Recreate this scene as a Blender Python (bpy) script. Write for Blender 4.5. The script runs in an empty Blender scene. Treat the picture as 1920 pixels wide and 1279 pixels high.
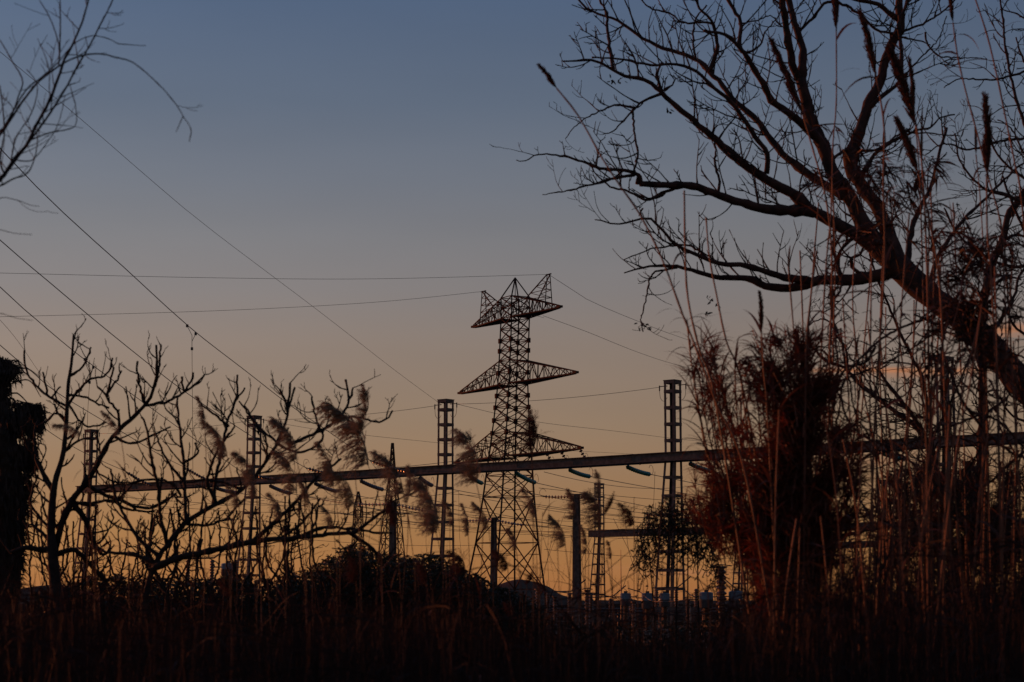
import bpy, math, random
from mathutils import Vector, Matrix, noise as mnoise
random.seed(11)
R = math.radians
# ------------------------------------------------------------------ camera, sky, sun
F = 3733.0                      # focal length in photo pixels (70 mm on 36 mm, 1920 wide)
HOR = 1128.0                    # horizon row
CAMZ = 2.5
PITCH = math.atan((HOR - 639.5) / F)
scene = bpy.context.scene
cd = bpy.data.cameras.new('camera')
cam = bpy.data.objects.new('camera', cd)
scene.collection.objects.link(cam)
cam.location = (0, 0, CAMZ)
cam.rotation_euler = (R(90) + PITCH, 0, 0)
cd.lens = 70; cd.sensor_width = 36; cd.clip_start = 0.1; cd.clip_end = 12000
cd.dof.use_dof = True; cd.dof.focus_distance = 120; cd.dof.aperture_fstop = 4.5
scene.camera = cam
scene.view_settings.view_transform = 'Standard'
scene.view_settings.look = 'None'
scene.view_settings.exposure = 0
scene.view_settings.gamma = 1

SUN_AZ = R(-52)                 # left of the view direction (+Y)
SUN_EL = R(2.2)
w = bpy.data.worlds.new('World'); scene.world = w; w.use_nodes = True
nt = w.node_tree; N = nt.nodes; L = nt.links
for n in list(N): N.remove(n)
def nd(t, **k):
    n = N.new(t)
    for a, v in k.items(): setattr(n, a, v)
    return n
def mth(op, a, b=None, c=None):
    n = nd('ShaderNodeMath', operation=op)
    for i, v in enumerate((a, b, c)):
        if v is None: continue
        if isinstance(v, (int, float)): n.inputs[i].default_value = v
        else: L.new(v, n.inputs[i])
    return n.outputs[0]
out = nd('ShaderNodeOutputWorld'); bg = nd('ShaderNodeBackground')
L.new(bg.outputs[0], out.inputs[0])
sky = nd('ShaderNodeTexSky', sky_type='NISHITA', sun_disc=False)
sky.sun_elevation = SUN_EL; sky.sun_rotation = SUN_AZ
sky.altitude = 20; sky.air_density = 1.0; sky.dust_density = 1.6; sky.ozone_density = 2.0
tc = nd('ShaderNodeTexCoord'); sx = nd('ShaderNodeSeparateXYZ')
L.new(tc.outputs['Generated'], sx.inputs[0])
el = mth('ARCSINE', sx.outputs[2])                 # elevation, radians
az = mth('ARCTAN2', sx.outputs[0], sx.outputs[1])  # azimuth from the view axis, radians
t = mth('DIVIDE', el, R(20))
ramp = nd('ShaderNodeValToRGB'); L.new(t, ramp.inputs[0])
def lin(c): return tuple(((v/255)/12.92 if v/255 <= .04045 else ((v/255+.055)/1.055)**2.4) for v in c)
stops = [(0.0, (176,112,66)), (0.04, (176,120,72)), (0.10, (170,124,80)), (0.17, (161,125,93)), (0.252, (154,129,107)),
         (0.367, (147,131,121)), (0.444, (138,131,130)), (0.52, (130,129,133)), (0.60, (118,123,134)), (0.712, (101,113,132)), (0.866, (85,103,131)), (1.0, (68,89,124))]
cr = ramp.color_ramp
cr.elements[0].position = 0; cr.elements[0].color = (*lin(stops[0][1]), 1)
cr.elements[1].position = 1; cr.elements[1].color = (*lin(stops[-1][1]), 1)
for p, c in stops[1:-1]:
    e = cr.elements.new(p); e.color = (*lin(c), 1)
# dusk sky: the physical sky tinted towards the measured twilight colours, dimmer away from the sunset
azf = nd('ShaderNodeMapRange'); L.new(az, azf.inputs[0])
azf.inputs[1].default_value = R(-16); azf.inputs[2].default_value = R(18)
azf.inputs[3].default_value = 1.04; azf.inputs[4].default_value = 0.78
tint = nd('ShaderNodeMix', data_type='RGBA', blend_type='MULTIPLY'); tint.inputs[0].default_value = 1
L.new(ramp.outputs[0], tint.inputs[6]); L.new(azf.outputs[0], tint.inputs[7])
skys = nd('ShaderNodeMix', data_type='RGBA', blend_type='MULTIPLY'); skys.inputs[0].default_value = 1
L.new(sky.outputs[0], skys.inputs[6]); skys.inputs[7].default_value = (.1, .1, .1, 1)
mix = nd('ShaderNodeMix', data_type='RGBA'); mix.inputs[0].default_value = 0.92
L.new(skys.outputs[2], mix.inputs[6]); 
nz2 = nd('ShaderNodeTexNoise'); nz2.inputs['Scale'].default_value = 3.5; nz2.inputs['Detail'].default_value = 4
mp2 = nd('ShaderNodeMapping'); mp2.inputs['Scale'].default_value = (1, 1, 5); L.new(tc.outputs['Generated'], mp2.inputs[0]); L.new(mp2.outputs[0], nz2.inputs['Vector'])
hz = nd('ShaderNodeMapRange'); L.new(nz2.outputs[0], hz.inputs[0]); hz.inputs[1].default_value = .3; hz.inputs[2].default_value = .7; hz.inputs[3].default_value = .955; hz.inputs[4].default_value = 1.045
tint2 = nd('ShaderNodeMix', data_type='RGBA', blend_type='MULTIPLY'); tint2.inputs[0].default_value = 1
L.new(tint.outputs[2], tint2.inputs[6]); L.new(hz.outputs[0], tint2.inputs[7]); L.new(tint2.outputs[2], mix.inputs[7])
# a few thin sunset clouds low in the sky
nz = nd('ShaderNodeTexNoise'); nz.inputs['Scale'].default_value = 14; nz.inputs['Detail'].default_value = 5
mp = nd('ShaderNodeMapping'); mp.inputs['Scale'].default_value = (1, 1, 14)
L.new(tc.outputs['Generated'], mp.inputs[0]); L.new(mp.outputs[0], nz.inputs['Vector'])
cl = None
for (cx, cy, hw, hh, k, sl) in ((1650,704,150,5,1.4,-.02),(1880,640,70,16,1.2,.0),(1740,712,90,9,.6,.03),(1130,1066,130,5,.55,.0),(1300,1075,120,5,.45,.01),
                                (1620,880,160,26,.35,.0),(300,970,200,9,.12,0)):
    a0 = math.atan((cx-960)/F); e0 = (HOR-cy)/F
    da = mth('DIVIDE', mth('SUBTRACT', az, a0), hw/F)
    de = mth('DIVIDE', mth('SUBTRACT', mth('SUBTRACT', el, e0), mth('MULTIPLY', mth('SUBTRACT', az, a0), sl)), hh/F)
    g = mth('EXPONENT', mth('MULTIPLY', mth('ADD', mth('MULTIPLY', da, da), mth('MULTIPLY', de, de)), -1))
    g = mth('MULTIPLY', g, k)
    cl = g if cl is None else mth('ADD', cl, g)
nm = nd('ShaderNodeMapRange'); L.new(nz.outputs[0], nm.inputs[0]); nm.inputs[1].default_value = .36; nm.inputs[2].default_value = .62
cl = mth('MULTIPLY', cl, nm.outputs[0])
mx = nd('ShaderNodeMix', data_type='RGBA'); L.new(mth('MINIMUM', cl, 1.0), mx.inputs[0])
L.new(mix.outputs[2], mx.inputs[6]); mx.inputs[7].default_value = (*lin((176,118,84)), 1)
L.new(mx.outputs[2], bg.inputs[0]); bg.inputs[1].default_value = 1.0

sd = bpy.data.lights.new('sun', 'SUN'); sd.energy = 2.6; sd.angle = R(.5); sd.color = (1, .24, .07)
so = bpy.data.objects.new('sun', sd); scene.collection.objects.link(so)
tosun = Vector((math.sin(SUN_AZ)*math.cos(SUN_EL), math.cos(SUN_AZ)*math.cos(SUN_EL), math.sin(SUN_EL)))
so.rotation_euler = tosun.to_track_quat('Z', 'Y').to_euler()

# ------------------------------------------------------------------ helpers
CO = scene.collection
cp, sp_ = math.cos(PITCH), math.sin(PITCH)
def P(x, y, Y):
    """world point at distance Y ahead of the camera for a photo pixel"""
    dy = F*cp - (639.5-y)*sp_
    dz = F*sp_ + (639.5-y)*cp
    k = Y/dy
    return Vector(((x-960)*k, Y, CAMZ + dz*k))
def gy(Y): return HOR + CAMZ*F/Y        # row of the ground at distance Y
U = random.uniform
class MB:
    def __init__(s): s.v = []; s.f = []
    def tube(s, pts, rad, n=6, cap=True):
        m = len(pts)
        if m < 2: return
        base = len(s.v); t0 = (pts[1]-pts[0]).normalized()
        a = Vector((0,0,1)) if abs(t0.z) < .9 else Vector((0,1,0))
        u = t0.cross(a).normalized()
        for i, p in enumerate(pts):
            t = (pts[min(i+1, m-1)]-pts[max(i-1, 0)])
            if t.length < 1e-9: t = t0
            t = t.normalized(); u = (u - t*u.dot(t))
            u = u.normalized() if u.length > 1e-6 else t.orthogonal().normalized()
            v = t.cross(u); r = rad[i] if not isinstance(rad, (int, float)) else rad
            for k in range(n):
                an = 2*math.pi*k/n
                s.v.append(p + u*(r*math.cos(an)) + v*(r*math.sin(an)))
        for i in range(m-1):
            for k in range(n):
                k2 = (k+1) % n; b = base+i*n
                s.f.append((b+k, b+k2, b+n+k2, b+n+k))
        if cap:
            s.f.append(tuple(base+k for k in reversed(range(n))))
            s.f.append(tuple(base+(m-1)*n+k for k in range(n)))
    def bar(s, a, b, wd, th=None):
        """square bar between two points"""
        th = th or wd
        d = (b-a).normalized(); q = Vector((0,0,1)) if abs(d.z) < .95 else Vector((0,1,0))
        u = d.cross(q).normalized(); v = d.cross(u)
        i = len(s.v)
        for p in (a, b):
            for (x, y) in ((-1,-1),(1,-1),(1,1),(-1,1)):
                s.v.append(p + u*(x*wd/2) + v*(y*th/2))
        for f in ((0,3,2,1),(4,5,6,7),(0,1,5,4),(1,2,6,5),(2,3,7,6),(3,0,4,7)): s.f.append(tuple(i+k for k in f))
    def angle(s, a, b, u, v, wd, th=.012):
        """L-shaped steel angle from a to b, flanges along u and v"""
        i = len(s.v)
        prof = ((0,0),(1,0),(1,th/wd),(th/wd,th/wd),(th/wd,1),(0,1))
        for p in (a, b):
            for (x, y) in prof: s.v.append(p + u*(x*wd) + v*(y*wd))
        for k in range(6):
            k2 = (k+1) % 6
            s.f.append((i+k, i+k2, i+6+k2, i+6+k))
        s.f.append((i,i+3,i+2,i+1)); s.f.append((i,i+5,i+4,i+3))
        s.f.append((i+6,i+7,i+8,i+9)); s.f.append((i+6,i+9,i+10,i+11))
    def strip(s, pts, wd, side):
        i = len(s.v); m = len(pts)
        for k, p in enumerate(pts):
            ww = wd[k]/2; s.v.append(p - side*ww); s.v.append(p + side*ww)
        for k in range(m-1):
            b = i+2*k; s.f.append((b, b+1, b+3, b+2))
    def lathe(s, a, b, prof, n=14):
        """surface of revolution along a->b, prof = [(t, r)]"""
        s.tube([a.lerp(b, t) for t, r in prof], [r for t, r in prof], n)
    def box(s, c, h, rz=0):
        i = len(s.v); ca, sa = math.cos(rz), math.sin(rz)
        for z in (-1, 1):
            for (x, y) in ((-1,-1),(1,-1),(1,1),(-1,1)):
                X, Y_ = x*h[0], y*h[1]
                s.v.append(Vector((c[0]+X*ca-Y_*sa, c[1]+X*sa+Y_*ca, c[2]+z*h[2])))
        for f in ((0,3,2,1),(4,5,6,7),(0,1,5,4),(1,2,6,5),(2,3,7,6),(3,0,4,7)): s.f.append(tuple(i+k for k in f))
    def build(s, name, mat, parent=None, smooth=False):
        o0 = Vector((0,0,0))
        if parent is not None: o0 = parent.location.copy()
        me = bpy.data.meshes.new(name)
        if parent is not None and o0.length > 0: vv = [(p[0]-o0.x, p[1]-o0.y, p[2]-o0.z) for p in s.v]
        else: vv = [tuple(p) for p in s.v]
        me.from_pydata(vv, [], s.f); me.update()
        if smooth: me.polygons.foreach_set('use_smooth', [True]*len(me.polygons))
        me.materials.append(mat)
        o = bpy.data.objects.new(name, me); CO.objects.link(o)
        if parent is not None: o.parent = parent
        return o
def tag(o, label=None, cat=None, group=None, kind=None):
    if label: o['label'] = label
    if cat: o['category'] = cat
    if group: o['group'] = group
    if kind: o['kind'] = kind
    return o
def empty(name, loc, label=None, cat=None, group=None):
    o = bpy.data.objects.new(name, None); CO.objects.link(o); o.location = loc
    return tag(o, label, cat, group)
def spline(pts, step=8.0):
    """Catmull-Rom through tuples, resampled"""
    n = len(pts); res = []
    for i in range(n-1):
        p0 = pts[max(i-1,0)]; p1 = pts[i]; p2 = pts[i+1]; p3 = pts[min(i+2,n-1)]
        d = math.dist(p1, p2); k = max(1, int(d/step))
        for j in range(k):
            t = j/k
            res.append(tuple(.5*((2*b)+(-a+c)*t+(2*a-5*b+4*c-e)*t*t+(-a+3*b-3*c+e)*t**3) for a, b, c, e in zip(p0,p1,p2,p3)))
    res.append(tuple(pts[-1])); return res

# ------------------------------------------------------------------ materials
def mat(name, c1, c2=None, rough=.8, scale=20, metal=0, bump=0, detail=4, stretch=None, spec=.3, trans=0, emit=None):
    m = bpy.data.materials.new(name); m.use_nodes = True
    t = m.node_tree; b = t.nodes['Principled BSDF']
    b.inputs['Roughness'].default_value = rough; b.inputs['Metallic'].default_value = metal
    b.inputs['Specular IOR Level'].default_value = spec
    tcn = t.nodes.new('ShaderNodeTexCoord'); nn = t.nodes.new('ShaderNodeTexNoise')
    nn.inputs['Scale'].default_value = scale; nn.inputs['Detail'].default_value = detail
    src = tcn.outputs['Object']
    if stretch:
        mp = t.nodes.new('ShaderNodeMapping'); mp.inputs['Scale'].default_value = stretch
        t.links.new(src, mp.inputs[0]); src = mp.outputs[0]
    t.links.new(src, nn.inputs['Vector'])
    r = t.nodes.new('ShaderNodeValToRGB'); r.color_ramp.elements[0].position = .35; r.color_ramp.elements[1].position = .68
    r.color_ramp.elements[0].color = (*c1, 1); r.color_ramp.elements[1].color = (*(c2 or c1), 1)
    t.links.new(nn.outputs[0], r.inputs[0]); t.links.new(r.outputs[0], b.inputs['Base Color'])
    if bump:
        bp = t.nodes.new('ShaderNodeBump'); bp.inputs['Strength'].default_value = bump; bp.inputs['Distance'].default_value = .02
        t.links.new(nn.outputs[0], bp.inputs['Height']); t.links.new(bp.outputs[0], b.inputs['Normal'])
    if trans:
        tr = t.nodes.new('ShaderNodeBsdfTranslucent'); ms = t.nodes.new('ShaderNodeMixShader'); ms.inputs[0].default_value = trans
        t.links.new(r.outputs[0], tr.inputs[0]); t.links.new(b.outputs[0], ms.inputs[1]); t.links.new(tr.outputs[0], ms.inputs[2])
        t.links.new(ms.outputs[0], t.nodes['Material Output'].inputs[0])
    return m
M = dict(
    bark=mat('bark', (.022,.011,.008), (.080,.036,.024), .9, 9, bump=.6, stretch=(1,1,.5)),
    bark_grey=mat('bark_grey', (.010,.007,.006), (.030,.020,.015), .9, 14, bump=.5),
    twig=mat('twig', (.02,.011,.008), (.055,.03,.02), .85, 12),
    cane=mat('cane', (.045,.014,.008), (.23,.080,.038), .6, 6, stretch=(1,1,.3)),
    cane_leaf=mat('cane_leaf', (.045,.018,.011), (.15,.058,.03), .7, 3, trans=.35),
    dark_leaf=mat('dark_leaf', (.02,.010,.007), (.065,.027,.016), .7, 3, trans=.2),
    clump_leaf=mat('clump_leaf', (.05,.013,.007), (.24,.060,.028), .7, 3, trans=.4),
    green_leaf=mat('green_leaf', (.018,.022,.012), (.05,.05,.025), .6, 6, trans=.15),
    reed_stem=mat('reed_stem', (.035,.018,.011), (.11,.055,.03), .7, 6),
    plume=mat('plume', (.15,.118,.080), (.31,.24,.16), .9, 10, trans=.28),
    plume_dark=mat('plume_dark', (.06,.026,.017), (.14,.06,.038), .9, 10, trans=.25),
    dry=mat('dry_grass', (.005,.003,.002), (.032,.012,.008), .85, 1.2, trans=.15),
    palm=mat('palm_skirt', (.018,.013,.010), (.05,.034,.024), .9, 7),
    steel=mat('galvanised_steel', (.06,.048,.045), (.13,.105,.098), .55, 3, metal=.5, bump=.05),
    rust=mat('weathered_steel', (.035,.020,.015), (.075,.040,.030), .95, 1.5, spec=.1),
    wire=mat('cable', (.05,.05,.05), (.09,.085,.08), .5, 5, metal=.6),
    green=mat('green_glass', (.008,.17,.14), (.015,.28,.22), .2, 5, spec=.8),
    brown=mat('brown_porcelain', (.07,.035,.025), (.11,.06,.045), .3, 5, spec=.6),
    greyp=mat('grey_porcelain', (.12,.12,.13), (.2,.2,.21), .35, 5, spec=.5),
    tank=mat('grey_paint', (.05,.056,.062), (.11,.115,.12), .32, 2.5, spec=.5),
    concrete=mat('concrete', (.18,.16,.14), (.30,.27,.24), .9, 4, bump=.2),
    ground=mat('dry_earth', (.022,.014,.010), (.055,.036,.024), 1, .35, bump=.4, spec=0),
    hill=mat('far_hill', (.075,.052,.040), (.12,.085,.065), 1, .02, spec=0),
)
# ------------------------------------------------------------------ ground, hills
g = MB(); n = 60
def gz(x, y): return 0.0 if math.hypot(x, y) < 260 else .6*mnoise.noise(Vector((x*.004, y*.004, 0)))
xs = [(-1 if i < n/2 else 1)*(abs(i-n/2)/(n/2))**2.2*5000 for i in range(n+1)]
for j in range(n+1):
    for i in range(n+1):
        g.v.append(Vector((xs[i], xs[j]+1500*0, gz(xs[i], xs[j]))))
for j in range(n):
    for i in range(n):
        b = j*(n+1)+i; g.f.append((b, b+1, b+n+2, b+n+1))
tag(g.build('ground', M['ground'], smooth=True), kind='structure')
def hill(name, Y, prof, depth=400):
    """a ridge whose skyline passes the given rows at distance Y"""
    h = MB(); pr = spline(prof, 6); m = len(pr)
    rows = 9
    for j in range(rows):
        v = (j-4)/4.0
        for i, (x, y) in enumerate(pr):
            p = P(x, y, Y)
            hgt = max(0, p.z)*math.cos(v*math.pi/2)**1.2 + (.8*mnoise.noise(Vector((x*.05, j*.8, Y)))*(1-abs(v)))
            h.v.append(Vector((p.x*(1+v*depth/Y*.5), Y+v*depth, hgt-.3)))
    for j in range(rows-1):
        for i in range(m-1):
            b = j*m+i; h.f.append((b, b+1, b+m+1, b+m))
    tag(h.build(name, M['hill'], smooth=True), kind='structure')
hill('hill', 1500, [(880,1129),(905,1114),(930,1098),(950,1090),(975,1086),(1000,1090),(1025,1098),(1050,1112),(1075,1122),(1100,1128)], 120)
hill('mountain', 2600, [(-600,1127),(-300,1116),(-100,1110),(0,1110),(60,1100),(110,1096),(150,1104),(200,1118),(300,1124),(500,1125),(700,1124),(900,1125),(1200,1125.5),(1500,1125),(1800,1123),(2200,1120),(2700,1127)], 300)

# ------------------------------------------------------------------ main gantry
cols = [(168,815,200),(476,790,185),(838,760,170),(1266,724,155),(1778,680,140)]
cpos = []
for (x, y, Y) in cols: cpos.append(Vector((P(x, 940, Y).x, Y, 0)))
gd = (cpos[-1]-cpos[0]); ga = math.atan2(gd.y, gd.x); gu = gd.normalized(); gn = Vector((-gu.y, gu.x, 0))
# fit a straight line through the column feet
cpos = [cpos[0] + gu*((c-cpos[0]).dot(gu)) for c in cpos]
TOPZ = 17.0 + CAMZ; BEAMZ = 11.15 + CAMZ
def lattice_column(mb, base, top, beamz, s=.97, flare=1.9, ang=ga, legw=.20, pitch=1.28, below=None):
    """battened steel column of four angles"""
    u = Vector((math.cos(ang), math.sin(ang), 0)); v = Vector((-u.y, u.x, 0))
    def side(z): return s if z >= beamz else s + (flare-s)*(beamz-z)/beamz
    def corner(i, j, z):
        h = side(z)/2; return base + Vector((-.5*max(0, beamz-z)/beamz, 0, 0)) + u*(i*h) + v*(j*h) + Vector((0,0,z))
    for i in (-1, 1):
        for j in (-1, 1):
            for (z0, z1) in ((0, beamz), (beamz, top)):
                mb.angle(corner(i, j, z0), corner(i, j, z1), -u*i, -v*j, legw, .02)
    z = .6; k = 0
    while z < top-.1:
        hh = .11
        for (a, b) in (((-1,-1),(1,-1)), ((1,-1),(1,1)), ((1,1),(-1,1)), ((-1,1),(-1,-1))):
            A = corner(a[0], a[1], z)*1; B = corner(b[0], b[1], z)*1
            d = (B-A).normalized()
            mb.bar(A-d*.01, B+d*.01, .03, .22 if z < beamz else .24)
        z += pitch if z > beamz else pitch*1.12
    for j in (-1, 1):
        mb.bar(corner(-1, j, top), corner(1, j, top), .05, .24)
    for i in (-1, 1):
        mb.bar(corner(i, -1, top), corner(i, 1, top), .05, .24)
    mb.box(base+Vector((0,0,top+.14)), (s/2+.05, s/2+.05, .03), ang)
def arm_bracket(mb, c, ang, k):
    u = Vector((math.cos(ang), math.sin(ang), 0))
    if True:
        a = c + u*(k*.5); b = c + u*(k*1.25)
        mb.bar(a, b, .06, .06); mb.bar(b+Vector((0,0,.08)), b-Vector((0,0,.35)), .09, .09)
        pts = [b+Vector((0,0,-.3)), b+u*(-.1*k)+Vector((0,0,-.95)), c+u*(k*.8)+Vector((0,0,-1.2)), c+u*(k*.52)+Vector((0,0,-.9))]
        mb.tube([Vector(q) for q in spline([tuple(p) for p in pts], .15)], .018, 4)
gan = empty('substation_gantry', cpos[2], 'long steel gantry of five tall battened columns carrying one heavy beam across the picture', 'gantry')
for i, c in enumerate(cpos):
    mb = MB(); lattice_column(mb, c, TOPZ, BEAMZ)
    col = mb.build('column', M['steel'], gan)
    for kk in (-1, 1):
        mb = MB(); arm_bracket(mb, c+Vector((0,0,TOPZ-.25)), ga, kk)
        o = mb.build('wire_bracket', M['wire'], gan); o.parent = col; o.location = (0,0,0)
mb = MB()
ext = cpos[-1] + gu*26
segs = cpos + [ext]
segs[0] = cpos[0] - gu*1.2
for a, b in zip(segs[:-1], segs[1:]):
    A = a+Vector((0,0,BEAMZ)); B = b+Vector((0,0,BEAMZ))
    off = gn*(-.68)
    m2 = (A+B)/2+Vector((0,0,-.04))
    for (p, q) in ((A, m2), (m2, B)):
        mb.bar(p+off, q+off, .09, .60)
        for dz in (-.32, .32): mb.bar(p+off+Vector((0,0,dz)), q+off+Vector((0,0,dz)), .42, .06)
        p2 = p + gn*1.36 + off; q2 = q + gn*1.36 + off
        mb.bar(p2, q2, .09, .60)
        for dz in (-.32, .32): mb.bar(p2+Vector((0,0,dz)), q2+Vector((0,0,dz)), .42, .06)
    L_ = (B-A).length; k = 2.4
    while k < L_:
        p = A.lerp(B, k/L_); mb.bar(p-gn*.64, p+gn*.64, .1, .3)
        for f_ in (-1, 1): mb.bar(p+gn*(f_*.735)-gu*.3, p+gn*(f_*.735)+gu*.3, .03, .44)
        for q_ in (-.22, 0, .22): mb.bar(p-gn*.77+gu*q_+Vector((0,0,.1)), p-gn*.74+gu*q_+Vector((0,0,.1)), .06)
        mb.bar(p+gu*1.1-gn*.68+Vector((0,0,-.52)), p+gu*1.1-gn*.68+Vector((0,0,-.34)), .12)
        k += 5.8

mb.build('beam', M['steel'], gan)
def on_beam(px, dz=0, side=0):
    """point on the main beam seen at photo column px"""
    Y = 170
    for _ in range(20):
        X = P(px, 890, Y).x
        t = (X-cpos[0].x)/gu.x; Y = (cpos[0]+gu*t).y
    return cpos[0] + gu*((X-cpos[0].x)/gu.x) + Vector((0,0,BEAMZ+dz)) + gn*side
def col_top(i, k=0): return cpos[i] + gu*(k*1.25) + Vector((0,0,TOPZ-.3))

# second gantry, further back
Y2 = 285
b1 = Vector((P(1124, 1000, Y2).x, Y2, 0)); b2 = b1 + gu*24; b3 = b1 + gu*48
g2 = empty('substation_gantry', b1, 'smaller distant gantry with a slender battened column behind the reed plumes', 'gantry')
Z2T = CAMZ+16.6; Z2B = CAMZ+9.6
for c in (b1, b2, b3):
    mb = MB(); lattice_column(mb, c, Z2T, Z2B, s=1.0, flare=1.9); col = mb.build('column', M['steel'], g2)
mb = MB()
A = b1 - gu*1.5 + Vector((0,0,Z2B)); B = b3+gu*10+Vector((0,0,Z2B))
for s_ in (-.62, .62):
    mb.bar(A+gn*s_, B+gn*s_, .1, .9)
    mb.bar(A+gn*s_+Vector((0,0,.46)), B+gn*s_+Vector((0,0,.46)), .4, .06); mb.bar(A+gn*s_-Vector((0,0,.46)), B+gn*s_-Vector((0,0,.46)), .4, .06)
mb.build('beam', M['steel'], g2)

g3 = empty('busbar_gantry', P(1700, 1000, 150), 'low double beam gantry seen through the canes at lower right', 'gantry'); g3.location.z = 0
mb = MB(); A = P(1545, 1024, 152); B = P(2100, 1000, 138)
mb.bar(A, B, .3, .5); mb.build('lower_beam', M['steel'], g3)
mb = MB(); A = P(1575, 990, 168); B = P(2100, 972, 155)
mb.bar(A, B, .3, .38); mb.build('upper_beam', M['steel'], g3)
for px_ in (1660, 1852, 2050):
    mb = MB(); t_ = (px_-1545)/555; a_ = P(px_, 1020, 152-14*t_); top_ = a_.z+1.4 if px_ != 1660 else a_.z+4.6; a_.z = 0
    lattice_column(mb, a_, top_, 4.4, s=.7, flare=1.0, legw=.16); mb.build('column', M['steel'], g3)
# twin-channel posts standing alone
def post(px, top, Y, wpx, label):
    p = P(px, top, Y); h = p.z; wd = wpx*Y/F
    e = empty('steel_post', (p.x, Y, 0), label, 'post', 'twin-channel posts inside the substation')
    mb = MB(); u = Vector((math.cos(-.5), math.sin(-.5), 0)); v = Vector((-u.y, u.x, 0)); c = Vector((p.x, Y, 0))
    for k in (-1, 1):
        a = c + u*(k*wd*.44); b = c + u*(k*wd*.27) + Vector((0,0,h))
        cw = wd*.46
        mb.bar(a, b, .03, .03)
        for q in (-1, 1): 
            mb.angle(a+v*q*.22-u*k*0, b+v*q*.22, u*(-k), -v*q, cw, .02)
    z = .8
    while z < h*.62:
        f = 1-z/h; hw = wd*(.27+.17*f)
        for q in (-1, 1): mb.bar(c+u*(-hw)+v*q*.235+Vector((0,0,z)), c+u*hw+v*q*.235+Vector((0,0,z)), .02, .2)
        z += 1.5
    mb.build('shaft', M['steel'], e)
    m2 = MB(); m2.box(c+Vector((0,0,h+.04)), (wd*.62, .34, .05), -.5); m2.box(c+Vector((0,0,h-.35)), (wd*.7, .08, .06), -.5)
    m2.build('cap', M['steel'], e)
    return c+Vector((0,0,h-.1))
pA = post(1081, 928, 200, 19, 'tall twin-channel steel post right of the big pylon')
pB = post(926, 972, 215, 15, 'dark twin-channel post in front of the big pylon base')
pC = post(737, 942, 190, 17, 'dark post before the far thin lattice tower, left of the third column')

# ------------------------------------------------------------------ lattice pylons
def xbrace(mb, q0, q1, wd):
    """X bracing on the four faces between two square rings"""
    for i in range(4):
        j = (i+1) % 4
        mb.bar(q0[i], q1[j], wd); mb.bar(q0[j], q1[i], wd)
def ring(c, s, z, ang):
    h = s/2; ca, sa = math.cos(ang), math.sin(ang)
    return [Vector((c.x+(x*ca-y*sa)*h, c.y+(x*sa+y*ca)*h, z)) for (x, y) in ((-1,-1),(1,-1),(1,1),(-1,1))]
PY = 220; k_ = PY/F
pc = Vector((P(966, 700, PY).x, PY, 0)); pa = R(-58.8)
pyl = empty('lattice_pylon', pc, 'tall rust brown lattice pylon with three tapering pairs of arms and a pointed top', 'pylon')
def zr(row): return P(966, row, PY).z
lev = [(0, 6.9), (zr(1105), 6.3), (zr(1018), 5.0), (zr(932), 4.1), (zr(892), 3.75), (zr(855), 3.42), (zr(833), 3.2), (zr(812), 3.05), (zr(788), 2.85),
       (zr(764), 2.7), (zr(742), 2.55), (zr(721), 2.42), (zr(699), 2.38), (zr(677), 2.34), (zr(658), 2.33), (zr(639), 2.32), (zr(618), 2.31), (zr(597), 2.3), (zr(577), 2.3), (zr(558), 2.3)]
def cx_(z): return Vector((-1.25*max(0, (zr(597)-z)/zr(597)), 0, 0))
rings = [ring(pc+cx_(z), s, z, pa) for z, s in lev]
legs = [MB() for _ in range(4)]; br = MB()
for a, b, (z, s) in zip(rings[:-1], rings[1:], lev[:-1]):
    for i in range(4): legs[i].bar(a[i], b[i], .19 if z < 20 else .15)
    xbrace(br, a, b, .085 if z > 12 else .10)
    for i in range(4):
        br.bar(b[i], b[(i+1)%4], .08)
    # redundant bracing of the tall lower panels
    if z < zr(900):
        for f in (.25, .75):
            m_ = [x.lerp(y, f) for x, y in zip(a, b)]
            for i in range(4):
                j = (i+1)%4; e0 = a[i].lerp(b[j], f) if f < .5 else a[j].lerp(b[i], f); e1 = a[j].lerp(b[i], f) if f < .5 else a[i].lerp(b[j], f)
                br.bar(m_[i], e0, .06); br.bar(m_[j], e1, .06)
for row in (760, 639, 699, 790, 812):   # gusset plates
    for z_, r_ in zip(lev, rings):
        if abs(z_[0]-zr(row)) < 1.2:
            for q in r_: br.box(q, (.16,.16,.26), pa)
for l in legs: l.build('leg', M['rust'], pyl)
br.build('bracing', M['rust'], pyl)
au = Vector((math.cos(pa), math.sin(pa), 0)); av = Vector((-au.y, au.x, 0))
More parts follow.
